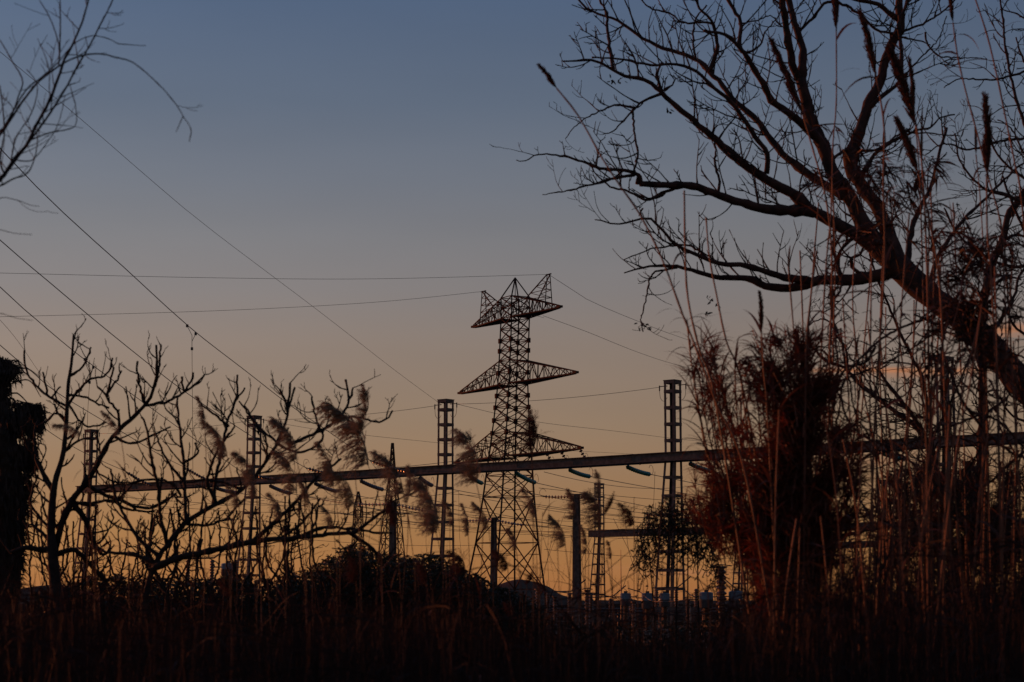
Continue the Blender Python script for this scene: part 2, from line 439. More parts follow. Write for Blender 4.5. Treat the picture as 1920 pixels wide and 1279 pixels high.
def crossarm(zb, zt, s, half, npan, zt_tip=.25):
    res = []
    mb = MB()
    for k in (-1, 1):
        tip = pc + au*(k*half) + Vector((0,0,zb+.05))
        tipt = tip+Vector((0,0,zt_tip))
        bl = [pc+cx_(zb)+au*(k*s/2)+av*(q*s/2)+Vector((0,0,zb)) for q in (-1,1)]
        tl = [pc+cx_(zt)+au*(k*s/2)+av*(q*s/2)+Vector((0,0,zt)) for q in (-1,1)]
        mb.bar(bl[0], bl[1], .1)
        pb = []; pt = []
        for i in range(npan+1):
            t = i/npan
            pb.append([b.lerp(tip+av*(q*.12), t) for b, q in zip(bl, (-1,1))]); pt.append([b.lerp(tipt+av*(q*.12), t) for b, q in zip(tl, (-1,1))])
        for i in range(npan):
            for q in (0, 1):
                mb.bar(pb[i][q], pb[i+1][q], .15); mb.bar(pt[i][q], pt[i+1][q], .10)
                mb.bar(pb[i+1][q], pt[i+1][q], .07)
                if i % 2 == 0: mb.bar(pb[i][q], pt[i+1][q], .07)
                else: mb.bar(pt[i][q], pb[i+1][q], .07)
            mb.bar(pb[i][0], pb[i+1][1], .08); mb.bar(pb[i][1], pb[i+1][0], .08); mb.bar(pb[i+1][0], pb[i+1][1], .08)
            mb.bar(pt[i][0], pt[i+1][1], .06); mb.bar(pt[i+1][0], pt[i+1][1], .06)
        mb.box(tip+au*(k*.1)+Vector((0,0,.1)), (.35,.2,.12), pa)
        res.append(tip)
    return mb, res
m1, tipT = crossarm(zr(597), zr(559), 2.3, 9.1, 9); m1.build('crossarm', M['rust'], pyl)
m2, tipM = crossarm(zr(721), zr(677), 2.38, 12.2, 9); m2.build('crossarm', M['rust'], pyl)
m3, tipL = crossarm(zr(857), zr(812), 3.4, 13.1, 9); m3.build('crossarm', M['rust'], pyl)
m4 = MB(); apex = pc+Vector((0,0,zr(521)))
for q in rings[-1]: m4.bar(q, apex, .12)
md = [q.lerp(apex, .5) for q in rings[-1]]
m4.bar(pc+Vector((0,0,lev[-1][0])), apex, .08)
m4.build('peak', M['rust'], pyl)
horn_tip = []
for k in (-1, 1):
    mb = MB(); ht = pc+au*(k*7.0)+Vector((0,0,zr(521)-.6))
    zz = zr(597)+ (zr(559)-zr(597))*(1-(7.0-1.15)/(9.1-1.15))
    ft = [pc+au*(k*7.0)+av*q*.45+Vector((0,0,zz)) for q in (-1,1)]
    zz2 = zr(597)+ (zr(559)-zr(597))*(1-(3.4-1.15)/(9.1-1.15))
    fi = [pc+au*(k*3.4)+av*q*.8+Vector((0,0,zz2)) for q in (-1,1)]
    for q in (0,1):
        e = ht+av*((q*2-1)*.18)
        mb.bar(ft[q], e, .10); mb.bar(fi[q], e, .10)
        for t in (.25, .5, .75): mb.bar(ft[q].lerp(e, t), fi[q].lerp(e, t), .06)
        mb.bar(ft[q].lerp(e,.25), fi[q], .06); mb.bar(ft[q].lerp(e,.5), fi[q].lerp(e,.25), .06); mb.bar(ft[q].lerp(e,.75), fi[q].lerp(e,.5), .06)
    for t in (0,.25,.5,.75): mb.bar(ft[0].lerp(ht,t), ft[1].lerp(ht,t), .05)
    mb.bar(ht-au*.5, ht+au*.5, .12)
    mb.build('earth_wire_horn', M['rust'], pyl); horn_tip.append(ht)

def small_tower(px, top, Y, body, label, arms=()):
    c = P(px, top, Y); base = Vector((c.x, Y, 0)); s = Y/F
    e = empty('lattice_tower', base, label, 'tower', 'far lattice towers on the left')
    def zz(r): return P(px, r, Y).z
    rg = [ring(base, w_*s/1.3, zz(r) if r < HOR+40 else 0, .35) for r, w_ in body]
    lg = MB(); b = MB()
    for a, q in zip(rg[:-1], rg[1:]):
        for i in range(4): lg.bar(a[i], q[i], .22)
        n_ = max(1, round((q[0]-a[0]).length/max(1.2, (a[0]-a[1]).length)))
        for k in range(n_):
            x0 = [A_.lerp(B_, k/n_) for A_, B_ in zip(a, q)]; x1 = [A_.lerp(B_, (k+1)/n_) for A_, B_ in zip(a, q)]
            xbrace(b, x0, x1, .13)
            for i in range(4): b.bar(x1[i], x1[(i+1)%4], .12)
    lg.build('legs', M['rust'], e); b.build('bracing', M['rust'], e)
    for (r, hw) in arms:
        m = MB(); z = zz(r)
        t0 = Vector((base.x-hw*s, Y, z)); t1 = Vector((base.x+hw*s, Y, z))
        for q in (-.8, .8):
            m.bar(t0, Vector((base.x, Y+q, z)), .16); m.bar(t1, Vector((base.x, Y+q, z)), .16)
            m.bar(t0, Vector((base.x, Y+q, z+9*s)), .14); m.bar(t1, Vector((base.x, Y+q, z+9*s)), .14)
        for f in (.3,.6,.85):
            for t in (t0, t1):
                m.bar(t.lerp(Vector((base.x, Y, z)), f), t.lerp(Vector((base.x, Y, z+9*s)), f), .12)
        m.build('crossarm', M['rust'], e)
small_tower(736, 831, 430, [(1175,62),(1040,50),(980,38),(930,24),(896,14),(868,10),(845,6),(831,4)], 'slender far lattice tower with spire top behind the dark post', [(962,52)])
small_tower(672, 922, 520, [(1160,34),(1040,26),(980,20),(950,17),(935,9),(922,3)], 'small faint lattice tower left of the slender spire tower', [(965,24)])

# ------------------------------------------------------------------ insulators and wires
def insulator(a, b, label, m='green', r=.14, n=None, group='insulator strings on the gantry beam'):
    d = b-a; Ln = d.length; n = n or int(Ln/.36)
    e = empty('insulator_string', a, label, 'insulator', group)
    prof = []
    for i in range(n):
        t0 = .06+.88*i/n; dt = .88/n
        prof += [(t0, .035), (t0+dt*.2, r), (t0+dt*.40, r*.95), (t0+dt*.5, .045)]
    prof.append((.94, .035))
    def sag(t): return a.lerp(b, t)-Vector((0,0,Ln*.045*4*t*(1-t)*.5))
    mb = MB(); mb.tube([sag(t) for t, _ in prof], [q for _, q in prof], 10); mb.build('disc_stack', M[m], e)
    mf = MB(); mf.tube([sag(t) for t in (0,.03,.065)], [.03,.05,.05], 6); mf.tube([sag(t) for t in (.935,.97,1)], [.05,.05,.03], 6)
    u = Vector((0,0,1)); x = d.normalized()
    arc = [b+x*(-.1+.35*math.sin(q))+u*(.38-.38*math.cos(q)) for q in [k*.5 for k in range(10)]]
    mf.tube(arc, .02, 4)
    mf.build('end_fitting', M['wire'], e)
def wire(pts, label, r=.015, kind=None, group='wires across the sky', world=False, cat='wire'):
    """pts: list of (px, py, Y) or world vectors"""
    q = pts if world else [P(*p) for p in pts]
    q = [Vector(p) for p in q]
    if len(q) == 2:
        a, b = q; sg = (b-a).length*.012
        q = [a.lerp(b, t/14)-Vector((0,0,4*sg*(t/14)*(1-t/14))) for t in range(15)]
    else:
        q = [Vector(s) for s in spline([tuple(p) for p in q], max(.5, (q[0]-q[-1]).length/30))]
    mb = MB(); mb.tube(q, r, 5)
    return tag(mb.build('overhead_wire', M['wire'], smooth=True), label, cat, group)
# incoming lines on the camera side: string at the beam, conductor to the upper left
inc = [ # string outer end px, beam px, traced conductor rows from left, label
  ((693,863), 775, [(-260,-15,88),(0,278,98),(120,400,105),(231,500,112),(355,613,122),(460,695,134),(540,757,145),(620,812,156)], 'thick conductor from the left edge through the black hanging clamp', 'string on the beam at the end of the thick top conductor'),
  ((573,877), 650, [(-260,212,92),(0,450,103),(90,527,109),(177,600,115),(272,677,125),(346,734,134),(459,810,150),(520,847,158)], 'second heavy conductor from the left edge, below the clamped one', 'string on the beam left of the big drooping plume'),
  ((455,886), 528, [(-260,285,98),(0,538,110),(69,600,117),(134,655,126),(179,689,132),(268,754,146),(360,820,160)], 'third heavy conductor from the left edge, with a small hanging clamp', 'string on the beam just left of the second column'),
  ((346,876), 410, [(-260,415,108),(0,647,122),(60,697,130),(110,738,138),(224,807,158),(300,853,172)], 'fourth heavy conductor from the left edge, behind the bare twigs', 'string on the beam behind the crossing fig limbs'),
  ((236,884), 296, [(-200,600,120),(0,730,142),(40,765,150),(93,810,160),(160,850,174)], 'lowest slanting conductor passing behind the ragged palm', 'string on the beam right of the leftmost column'),
]
for (sx_, sy_), bx, tr, lw, ls in inc:
    a = on_beam(bx, -.05, -.7); Yb = a.y
    b = P(sx_, sy_, Yb-3.2)
    insulator(a, b, 'dark glass '+ls, 'brown' if bx < 700 else 'brown', .15)
    wire([P(*p) for p in tr]+[b], lw, .026, world=True, group='heavy conductors slanting in from the left')
    # jumper loop under the beam
    c = on_beam(bx+8, -2.2, 0); d_ = on_beam(bx+28, -1.6, 4)
    wire([b, b.lerp(c, .5)-Vector((0,0,.8)), c, d_], 'slack jumper under the '+ls, .02, world=True, group='jumper loops under the beam')
# strings on the far side of the beam
farS = [(494,918,548,926,'left of the second column'),(578,908,634,922,'under the plume right of second column'),(664,905,722,919,'before the slender far tower'),
        (776,899,812,911,'left of the third column'),(868,893,906,907,'hidden by the plume right of third column'),(955,893,1007,906,'in front of the big pylon, brightest green'),
        (1056,882,1109,894,'right of the big pylon'),(1164,874,1222,890,'midway between the pylon and fourth column'),(1282,868,1337,884,'right of the fourth column'),
        (1645,846,1700,860,'behind the tall canes, left of the fifth column'),(395,912,446,924,'between the first and second columns')]
for i, (x0, y0, x1, y1, w_) in enumerate(farS):
    a = on_beam(x0, -.45, .7); b = P(x1, y1, a.y+3.5)
    insulator(a, b, ('green glass' if x0 > 850 else 'grey glass')+' insulator string '+w_, 'green' if x0 > 850 else 'greyp', .19, group='strings on the far side of the beam')
    end = P(x1+420, y1+62+(i%3)*9, a.y+95)
    wire([b, P(x1+120, y1+22+(i%3)*2, a.y+30), P(x1+270, y1+46+(i%3)*5, a.y+62), end], 'conductor leaving the string '+w_+' towards the right', .03, world=True, group='conductors leaving the far side of the beam')
# earth wires
wire([(-300,-160,72),(0,97,92),(150,222,102),(300,352,113),(400,434,121),(600,585,140),(740,694,155),(828,759,170)], 'thin wire from upper left down to the third column top', .013)
wire([(-200,420,120),(0,600,140),(77,702,165),(130,765,185),(163,814,200)], 'thin wire dropping from the left edge to the leftmost column top', .014)
e9 = horn_tip[1]
wire([P(-300,505,175), P(0,512,185), P(400,521,198), P(700,523,208), e9], 'topmost nearly level wire from left edge to the right horn of the pylon', .02, world=True)
wire([P(-300,600,190), P(0,594,200), P(400,583,210), P(700,567,218), horn_tip[0]], 'second level wire from left edge to the left horn of the pylon', .02, world=True)
wire([e9, P(1100,561,222), P(1200,604,245), P(1280,634,270), P(1420,680,320), P(1700,760,420)], 'wire from the right horn of the pylon down to the right', .025, world=True)
wire([P(1018,592,224), P(1100,622,235), P(1200,662,255), P(1290,690,280), P(1500,745,330)], 'wire from below the pylon top arm down to the right', .025, world=True)
wire([horn_tip[0], P(950,575,232), P(1020,596,236)], 'short wire from the left horn along the pylon top', .02, world=True)
wn = ['between the first and second column tops','between the second and third column tops','between the third and fourth column tops','between the fourth and fifth column tops']
for i in range(4):
    wire([col_top(i, 1), col_top(i+1, -1)], 'thin earth wire '+wn[i], .018, world=True, group='earth wires between column tops')
wire([col_top(2,1), P(1000,790,190), P(1150,808,215), P(1330,829,245), P(1600,850,300)], 'thin wire from third column top falling gently to the right', .018, world=True)
wire([col_top(1,1), P(600,806,205), P(760,824,225), P(900,836,245), P(1200,852,300)], 'thin wire from second column top falling gently to the right', .018, world=True)
wire([col_top(3,1), P(1420,738,180), P(1560,752,200), P(1900,790,260)], 'thin wire from fourth column top falling to the right', .018, world=True)
LW = ['from the first column, just under the beam','from the second column falling to the distant beam','long one ending right of the fourth column, middle height','left of the slender tower, passing the pylon waist',
      'starting just right of the third column under the beam','starting behind the third column and running lowest to the right','lowest one crossing the pylon base','highest one right of the pylon, just under the beam',
      'highest one behind the upright canes','middle one behind the upright canes','lowest one behind the upright canes','short one between first and second columns, just under the beam','short one between first and second columns, lowest',
      'upper one of the pair rising to the left lowest pylon arm','lower one of the pair rising to the left lowest pylon arm','running from the lowest right pylon arm']
for i, (x0,y0,x1,y1,Y0,Y1) in enumerate([(1010,1003,1095,1001,250,285),(600,958,1240,1012,290,320),(860,992,1260,985,300,260),(1000,948,1250,974,260,250),(1020,1030,1400,1046,300,330),(560,1010,900,1022,330,360)]):
    wire([(x0,y0,Y0),(x1,y1,Y1)], 'thin far wire '+['joining the tall lone post to the distant beam','sloping across the pylon base towards the fourth column','rising rightwards behind the distant beam','just above the distant beam','below the distant beam','low above the dark bush'][i], .032, group='level wires behind the main columns')
for i, (x0,y0,x1,y1,Y0,Y1) in enumerate([(180,938,700,962,260,300),(400,930,1180,1002,250,320),(560,928,1300,978,240,330),(640,946,1340,992,240,330),(860,926,1500,990,230,340),(830,952,1560,1010,240,350),
      (600,975,1300,1003,300,360),(1010,915,1900,950,240,330),(1390,900,1960,925,240,320),(1400,950,1960,990,260,340),(1440,975,1960,1012,260,340),(170,926,640,946,240,280),(230,954,720,985,300,330),
      (560,888,905,858,230,224),(620,893,905,861,240,226),(1020,885,1330,905,200,300)]):
    wire([(x0,y0,Y0),(x1,y1,Y1)], 'thin level wire '+LW[i], .03, group='level wires behind the main columns')
# insulators on the lone posts, with droppers
def post_pair(p, x0, y0, x1, y1, nm_, Y, m='greyp'):
    a = P(x0, y0, Y-1.2); b = P(x1, y1, Y+1.2)
    insulator(p, a, 'long ribbed string reaching left from the '+nm_, m, .17, group='strings on the lone posts')
    insulator(p, b, 'long ribbed string reaching right from the '+nm_, m, .17, group='strings on the lone posts')
    return a, b
aA, bA = post_pair(pA, 1016, 931, 1130, 938, 'tall lone post', 200, 'brown')
aB, bB = post_pair(pB, 868, 976, 984, 985, 'post in front of the pylon', 215)
aC, bC = post_pair(pC, 664, 945, 800, 958, 'dark post by the far tower', 190)
insulator(P(1255,966,230), P(1208,964,228), 'brown ribbed string left of the fourth column', 'brown', .17, group='strings on the lone posts')
wire([P(560,930,200), P(620,940,195), aC], 'slack wire tied to the left string of the dark post', .02, world=True)
wire([bC, P(830,972,200), aB], 'slack wire between the dark post and the post before the pylon', .02, world=True)
wire([bB, P(1000,984,212), P(1100,998,240)], 'wire from the post before the pylon to the right', .02, world=True)
wire([P(830,925,195), P(930,932,198), aA], 'wire tied to the left string of the tall lone post', .02, world=True)
wire([bA, P(1200,955,215), P(1260,964,230)], 'wire from tall lone post to the brown string', .02, world=True)
# droppers
dr = [(1030,934,1032,1120,195),(1060,960,1002,1120,190),(1150,972,1218,1085,150),(1172,974,1190,1065,150),(1195,985,1235,1115,150),(1128,985,1075,1118,170),(1228,884,1226,1110,160),(1330,905,1352,1075,130),
      (1290,1000,1322,1110,125),(1010,985,1060,1090,190),(1090,1010,1180,1112,160),(700,965,690,1060,200),(800,960,805,1060,200),(860,920,870,1060,210),(1255,1010,1252,1118,140),(1382,1010,1392,1118,120),(1405,1010,1404,1120,120),(1040,990,1012,1130,160),(1070,1002,1118,1135,150),(1210,1000,1165,1110,140),(1112,1000,1062,1120,150),(1300,980,1268,1110,130)]
DL = ['vertical one under the brown string left of the tall lone post','slanting one crossing left of the tall lone post','slanting one right of the distant gantry column','upright one under the tiny plume',
      'slanting one ending at the fourth column foot','slanting one crossing the tall lone post foot','vertical one just left of the fourth column','slanting one ending at the tallest ribbed column','one right of the fourth column reaching the pale tank',
      'slanting one at the right pylon leg','slanting one ending at the rod','left of the dark post by the far tower','right of the dark post by the far tower','through the plume right of the third column','short one against the fourth column foot','at the right pale tank','among the clump canes right of the pale tanks','long slant at the right pylon leg','slant just right of the tall lone post','slant ending at the upright rod','slant behind the distant gantry column foot','slant crossing the fourth column base']
for di, (x0,y0,x1,y1,Y) in enumerate(dr):
    wire([(x0,y0,Y),((x0*.4+x1*.6)-4,(y0*.35+y1*.65),Y),(x1,y1,Y)], 'thin dropper wire, '+DL[di], .017, group='droppers into the equipment')
# spacer clamps with a long dropper under the conductors
def clamp(x, y, Y, xl, yl, label, lab2):
    e = empty('wire_clamp', P(x, y, Y), label, 'clamp', 'clamps hanging on the conductors')
    mb = MB()
    a = P(x-10, y-9, Y); b = P(x+6, y+6, Y); c = P(x-1, y+34, Y)
    mb.tube([a, a.lerp(c,.5)+Vector((.15,0,.12)), c], .018, 5); mb.tube([b, b.lerp(c,.5)+Vector((-.12,0,-.02)), c], .018, 5)
    mb.build('yoke', M['wire'], e)
    m = MB()
    for q in (a, b, c):
        m = MB(); m.box(q, (.07,.05,.09)); m.build('clamp_block', M['wire'], e)
    wire([c, P(xl-1,(y+yl)/2,Y+4), P(xl,yl,Y+10)], lab2, .015, world=True, group='long droppers hanging from the clamps')
clamp(361, 620, 123, 362, 930, 'black clamp on the thick conductor above the bare twigs', 'long dropper hanging from the black clamp on the thick conductor')
clamp(169, 683, 130, 165, 905, 'small black clamp on the third conductor by the twig tips', 'dropper hanging from the clamp by the twig tips')
clamp(20, 750, 148, 24, 980, 'small clamp beside the ragged palm', 'dropper hanging from the clamp beside the ragged palm')
# suspension strings at the lower arm of the pylon
for (t, y1, w_) in ((1.0, 20, 'at the tip of'), (.72, 19, 'second from the tip of'), (.5, 18, 'third from the tip of')):
    a = pc + au*(13.1*t) + Vector((0,0,zr(857)))
    pr = a + Vector((.75, -.6, -1.35))
    insulator(a, pr, 'short dark insulator string '+w_+' the lowest pylon arm', 'brown', .2, group='short strings under the lowest pylon arm')

# ------------------------------------------------------------------ equipment yard
EQ = 'switchgear in the yard'
def ribbed(mb, c, z0, z1, r, n):
    prof = []
    for i in range(n):
        t = i/n; prof += [(t, r*.62), (t+.25/n, r), (t+.4/n, r), (t+.75/n, r*.62)]
    prof.append((1, r*.62)); mb.lathe(c+Vector((0,0,z0)), c+Vector((0,0,z1)), prof, 14)
def transformer(px, top, wpx, hpx, Y, label, pm='brown', tall=False):
    s = Y/F; c = P(px, top, Y); base = Vector((c.x, Y, 0)); zt = c.z; r = wpx*s/2; h = hpx*s
    e = empty('instrument_transformer', base, label, 'transformer', EQ)
    m = MB(); m.lathe(base+Vector((0,0,zt-h)), base+Vector((0,0,zt)), [(0,r*.8),(.06,r),(.5,r*1.0),(.52,r*1.04),(.56,r*1.04),(.58,r),(.93,r),(.97,r*.9),(1,r*.6)], 20)
    m.build('head_tank', M['tank'], e, True)
    m = MB()
    for k in (-1, 1): m.tube([base+Vector((k*r*.9,0,zt-h*.3)), base+Vector((k*(r+.3),0,zt-h*.3)), base+Vector((k*(r+.34),0,zt-h*.15))], .035, 6)
    m.box(base+Vector((0,0,zt+.05)), (.1,.1,.06)); m.build('terminal', M['wire'], e)
    m = MB(); ribbed(m, base, .9, zt-h, r*.62, 18); m.build('porcelain_column', M[pm], e)
    m = MB(); m.box(base+Vector((0,0,.45)), (r*.7, r*.7, .45)); m.build('pedestal', M['concrete'], e)
def bushing(px, top, wpx, Y, label, nr=12, cap=True):
    s = Y/F; c = P(px, top, Y); base = Vector((c.x, Y, 0)); zt = c.z; r = wpx*s/2
    e = empty('post_insulator', base, label, 'insulator', EQ)
    m = MB(); ribbed(m, base, .9, zt, r, nr); m.build('porcelain_column', M['brown'], e)
    m = MB(); m.lathe(base+Vector((0,0,zt)), base+Vector((0,0,zt+.12)), [(0,r*.8),(.5,r*1.2),(1,r*1.2)], 12)
    m.tube([base+Vector((-r*2,0,zt+.14)), base+Vector((0,0,zt+.2)), base+Vector((r*2,0,zt+.14))], .03, 6)
    m.build('cap', M['steel'], e)
    m = MB(); m.lathe(base, base+Vector((0,0,.9)), [(0,r*.9),(1,r*.7)], 8); m.build('pedestal', M['concrete'], e)
transformer(1173, 1112, 20, 24, 112, 'grey tank transformer below the thin upright rod', 'brown')
transformer(1214, 1112, 22, 30, 114, 'wide grey tank transformer just left of the fourth column', 'brown')
transformer(1246, 1112, 20, 26, 118, 'grey tank transformer hidden behind the fourth column foot')
transformer(1324, 1110, 26, 30, 105, 'pale grey tank left of the tall ribbed column', 'brown')
transformer(1379, 1108, 26, 34, 104, 'pale grey tank right of the tall ribbed column', 'brown')
transformer(1421, 1132, 28, 24, 108, 'low grey tank beside the leafy cane clump', 'brown')
transformer(1478, 1120, 26, 28, 110, 'grey tank seen through the cane clump')
transformer(1880, 1128, 26, 24, 108, 'grey tank at far right between the canes')
transformer(428, 1056, 26, 24, 95, 'grey tank behind the left tree, near the long limb')
for (x, t, w_, Y, l) in ((1352,1066,20,104,'tallest ribbed column with flared cap, between two pale tanks'),(1391,1128,8,100,'thin ribbed post right of the pale tanks'),(1041,1122,9,110,'thin ribbed post left of the tall lone post foot'),
      (1101,1110,10,108,'ribbed post in front of the distant gantry foot'),(1188,1132,8,104,'short ribbed post right of the rod'),(1008,1108,9,120,'ribbed post beside the pylon foot'),(1290,1126,10,115,'ribbed post right of the fourth column foot'),
      (1450,1118,9,112,'ribbed post among the cane stems'),(1560,1120,9,112,'ribbed post behind the tall canes')):
    bushing(x, t, w_, Y, l)
def disconnector(px, top, Y, label):
    s = Y/F; c = P(px, top, Y); base = Vector((c.x, Y, 0)); zt = c.z
    e = empty('disconnector', base, label, 'switch', EQ)
    for k in (-1, 1):
        m = MB(); m.bar(base+Vector((k*1.0,0,0)), base+Vector((k*1.0,0,zt-1.25)), .14); m.build('leg', M['steel'], e)
    m = MB(); m.bar(base+Vector((-1.5,0,zt-1.2)), base+Vector((1.5,0,zt-1.2)), .16, .2); m.build('base_frame', M['steel'], e)
    for k in (-1, 0, 1):
        m = MB(); ribbed(m, base+Vector((k*1.2,0,0)), zt-1.1, zt, .13, 8); m.build('post_insulator', M['brown'], e)
    m = MB(); m.tube([base+Vector((-1.5,0,zt+.05)), base+Vector((.1,0,zt+.1)), base+Vector((.9,0,zt+.75))], .04, 6); m.build('switch_blade', M['steel'], e)
disconnector(1068, 1112, 112, 'three-insulator switch left of the distant gantry foot')
disconnector(1145, 1122, 118, 'three-insulator switch between the distant gantry and the rod')
disconnector(1268, 1104, 122, 'three-insulator switch hidden by the fourth column foot')
disconnector(398, 1050, 100, 'three-insulator switch behind the left trees beside the grey tank')
m = MB(); a = P(1164,1031,112); b = Vector((a.x, 112, 0)); m.tube([b, b.lerp(a,.6), a], [.05,.03,.012], 6)
tag(m.build('lightning_rod', M['wire']), 'thin upright rod rising above the grey tanks', 'rod')
for i, (y, Y, x0, x1) in enumerate(((1142,130,985,1460),(1147,122,1000,1700),(1153,128,1060,1500))):
    m = MB(); a = P(x0,y,Y); b = P(x1,y-1,Y); m.tube([a, b], .06, 8)
    k = 0
    e = empty('busbar', Vector((a.x, Y, 0)), ('upper','middle','lower')[i]+' horizontal tube busbar behind the tanks', 'busbar', 'tube busbars in the yard')
    m.build('tube', M['steel'], e)
    x = a.x+.5
    while x < b.x: m = MB(); m.lathe(Vector((x,Y,0)), Vector((x,Y,a.z-.06)), [(0,.07),(1,.06)], 6); m.build('support', M['steel'], e); x += 5.5
fe = empty('rail_fence', P(1200,1170,90), 'horizontal rail fence low in front of the switchgear', 'fence')
fe.location.z = 0
for k in range(6):
    m = MB(); z = .35+.32*k; m.bar(Vector((-2,90,z)), Vector((26,90,z)), .04, .05); m.build('rail', M['steel'], fe)
x = -2
while x <= 26: m = MB(); m.bar(Vector((x,90.06,0)), Vector((x,90.06,2.2)), .07); m.build('post', M['concrete'], fe); x += 2.5
for (pts, l) in (([(1038,1108,110),(1075,1113,110),(1110,1112,109),(1156,1122,110)], 'sagging lead from pylon side to the rod'),
                 ([(1177,1103,112),(1200,1110,112),(1230,1128,108),(1320,1122,105)], 'sagging lead from the rod to the pale tank'),
                 ([(1285,1108,112),(1300,1118,108),(1326,1120,105)], 'short lead left of the pale tank'),
                 ([(1356,1084,104),(1380,1104,104),(1410,1115,105),(1435,1098,106)], 'drooping lead right of the tallest ribbed column')):
    wire(pts, l, .03, group='sagging leads between switchgear')
exec_parts = True
# ------------------------------------------------------------------ trees
class Tree:
    """skeleton in photo pixels plus depth (same unit); world point at distance Y0 + d*Y0/F"""
    def __init__(s, Y0, seed=1):
        s.Y0 = Y0; s.k = Y0/F; s.nodes = []; s.limb = MB(); s.trunk = MB(); s.twig = MB(); s.rn = random.Random(seed)
    def W(s, q): return P(q[0], q[1], s.Y0+q[2]*s.k)
    def near(s, x, y):
        best = None; bd = 1e9
        for q in s.nodes:
            d = (q[0]-x)**2+(q[1]-y)**2
            if d < bd: bd = d; best = q
        return best if bd < 45**2 else None
    def add(s, pts, w0, w1, drift=None, trunk=False, d0=None, jit=1.3, spurs=True, density=1.0, n=None):
        r = s.rn; st = s.near(*pts[0])
        d = d0 if d0 is not None else (st[2] if st else 0)
        ln = sum(math.dist(a, b) for a, b in zip(pts[:-1], pts[1:]))
        dr = drift if drift is not None else r.uniform(-.5, .5)
        acc = 0; p3 = [(pts[0][0], pts[0][1], d)]
        for a, b in zip(pts[:-1], pts[1:]):
            acc += math.dist(a, b); p3.append((b[0], b[1], d+dr*acc))
        sp = spline(p3, max(5, min(12, w0*1.0))); m = len(sp); P3 = []; rad = []
        for i, q in enumerate(sp):
            t = i/(m-1); ww = w0+(w1-w0)*t**.85
            j = jit*min(1, t*6)
            if i in (0, m-1): j = 0
            q = (q[0]+r.uniform(-j, j), q[1]+r.uniform(-j, j), q[2])
            P3.append(q); knob = 1+ (r.uniform(.08,.42) if r.random() < .17 else r.uniform(-.07,.08))
            rad.append(max(.55, ww/2*knob)*s.k)
            s.nodes.append((q[0], q[1], q[2], ww, i/(m-1), density if i > 2 else 0))
        nn = n or (12 if w0 > 25 else 8 if w0 > 8 else 6)
        (s.trunk if trunk else s.limb).tube([s.W(q) for q in P3], rad, nn)
        return s
    def grow(s, q, ang, L_, w_, depth, up, bend, kink, fork):
        """one twig from skeleton point q; angles in the picture plane, 90 deg = up"""
        r = s.rn; step = max(4.0, L_/9); pts = [q]; a = (ang+math.pi/2)%(2*math.pi)-math.pi/2; dd = r.uniform(-.6, .6); x, y, d = q
        n_ = max(2, int(L_/step)); kids = []
        bd = r.uniform(-bend, bend)
        for i in range(n_):
            a += bd/n_ + r.uniform(-kink, kink)
            a += (math.pi/2-a)*up*min(1, 3/n_)
            x += math.cos(a)*step; y -= math.sin(a)*step; d += dd*step
            pts.append((x, y, d))
            if depth > 0 and i > 0 and r.random() < fork: kids.append(((x, y, d), a, 1-i/n_))
        m = len(pts); rad = [max(.42, w_/2*(1-.6*i/(m-1))*(r.uniform(1.0,1.5) if r.random() < .3 else 1))*s.k for i in range(m)]
        rad[-1] *= 1.25
        s.twig.tube([s.W(p) for p in pts], rad, 4 if w_ < 4 else 5)
        for p, a2, f in kids:
            sgn = 1 if r.random() < .5 else -1
            s.grow(p, a2+sgn*r.uniform(.5, 1.1), L_*r.uniform(.3, .65)*(.5+.5*f), w_*.72, depth-1, up, bend, kink, fork)
    def twigs(s, per=26, L_=(22, 70), w_=2.6, depth=2, up=.12, bend=.9, kink=.2, fork=.3, box=None):
        """twigs along every limb, on average one per 'per' pixels"""
        r = s.rn; acc = 0; prev = None; nodes = list(s.nodes)
        for a, b in zip(nodes[:-1], nodes[1:]):
            dist = math.dist(a[:2], b[:2])
            if b[4] < a[4] or dist > 40: continue
            if b[5] == 0 or b[3] > 40: continue
            acc += dist*b[5]*min(1, .25+b[3]/8)
            while acc > per:
                acc -= per*r.uniform(.6, 1.4)
                la = math.atan2(-(b[1]-a[1]), b[0]-a[0])
                sg = 1 if r.random() < .5 else -1
                an = la + sg*r.uniform(.45, 1.35)
                if up > .05 and math.sin(an) < -.2 and r.random() < .7: an = la - sg*r.uniform(.45, 1.35)
                ll = r.uniform(*L_)*(.6+.4*min(1, b[3]/8))
                s.grow(b[:3], an, ll, min(w_, b[3]*.6), depth, up, bend, kink, fork)
    def finish(s, name, base, label, cat, bark='bark', twig='twig', group=None):
        e = empty(name, base, label, cat, group)
        if s.trunk.v: s.trunk.build('trunk', M[bark], e, True)
        if s.limb.v: s.limb.build('limbs', M[bark], e, True)
        if s.twig.v: s.twig.build('twigs', M[twig], e)
        return e

# ---- the big leaning bare tree on the right
T = Tree(24, 5)
gyy = gy(24)
T.add([(2230,gyy),(2215,1330),(2170,1120),(2090,930),(1995,800),(1904,706),(1850,640),(1791,590),(1732,545),(1685,500),(1640,458)], 95, 40, drift=.12, trunk=True, density=0)
for i in range(len(T.nodes)):
    q = T.nodes[i]; T.nodes[i] = (q[0], q[1], q[2], q[3], q[4], .5 if q[0] < 1800 else 0)
T.trunk = MB()
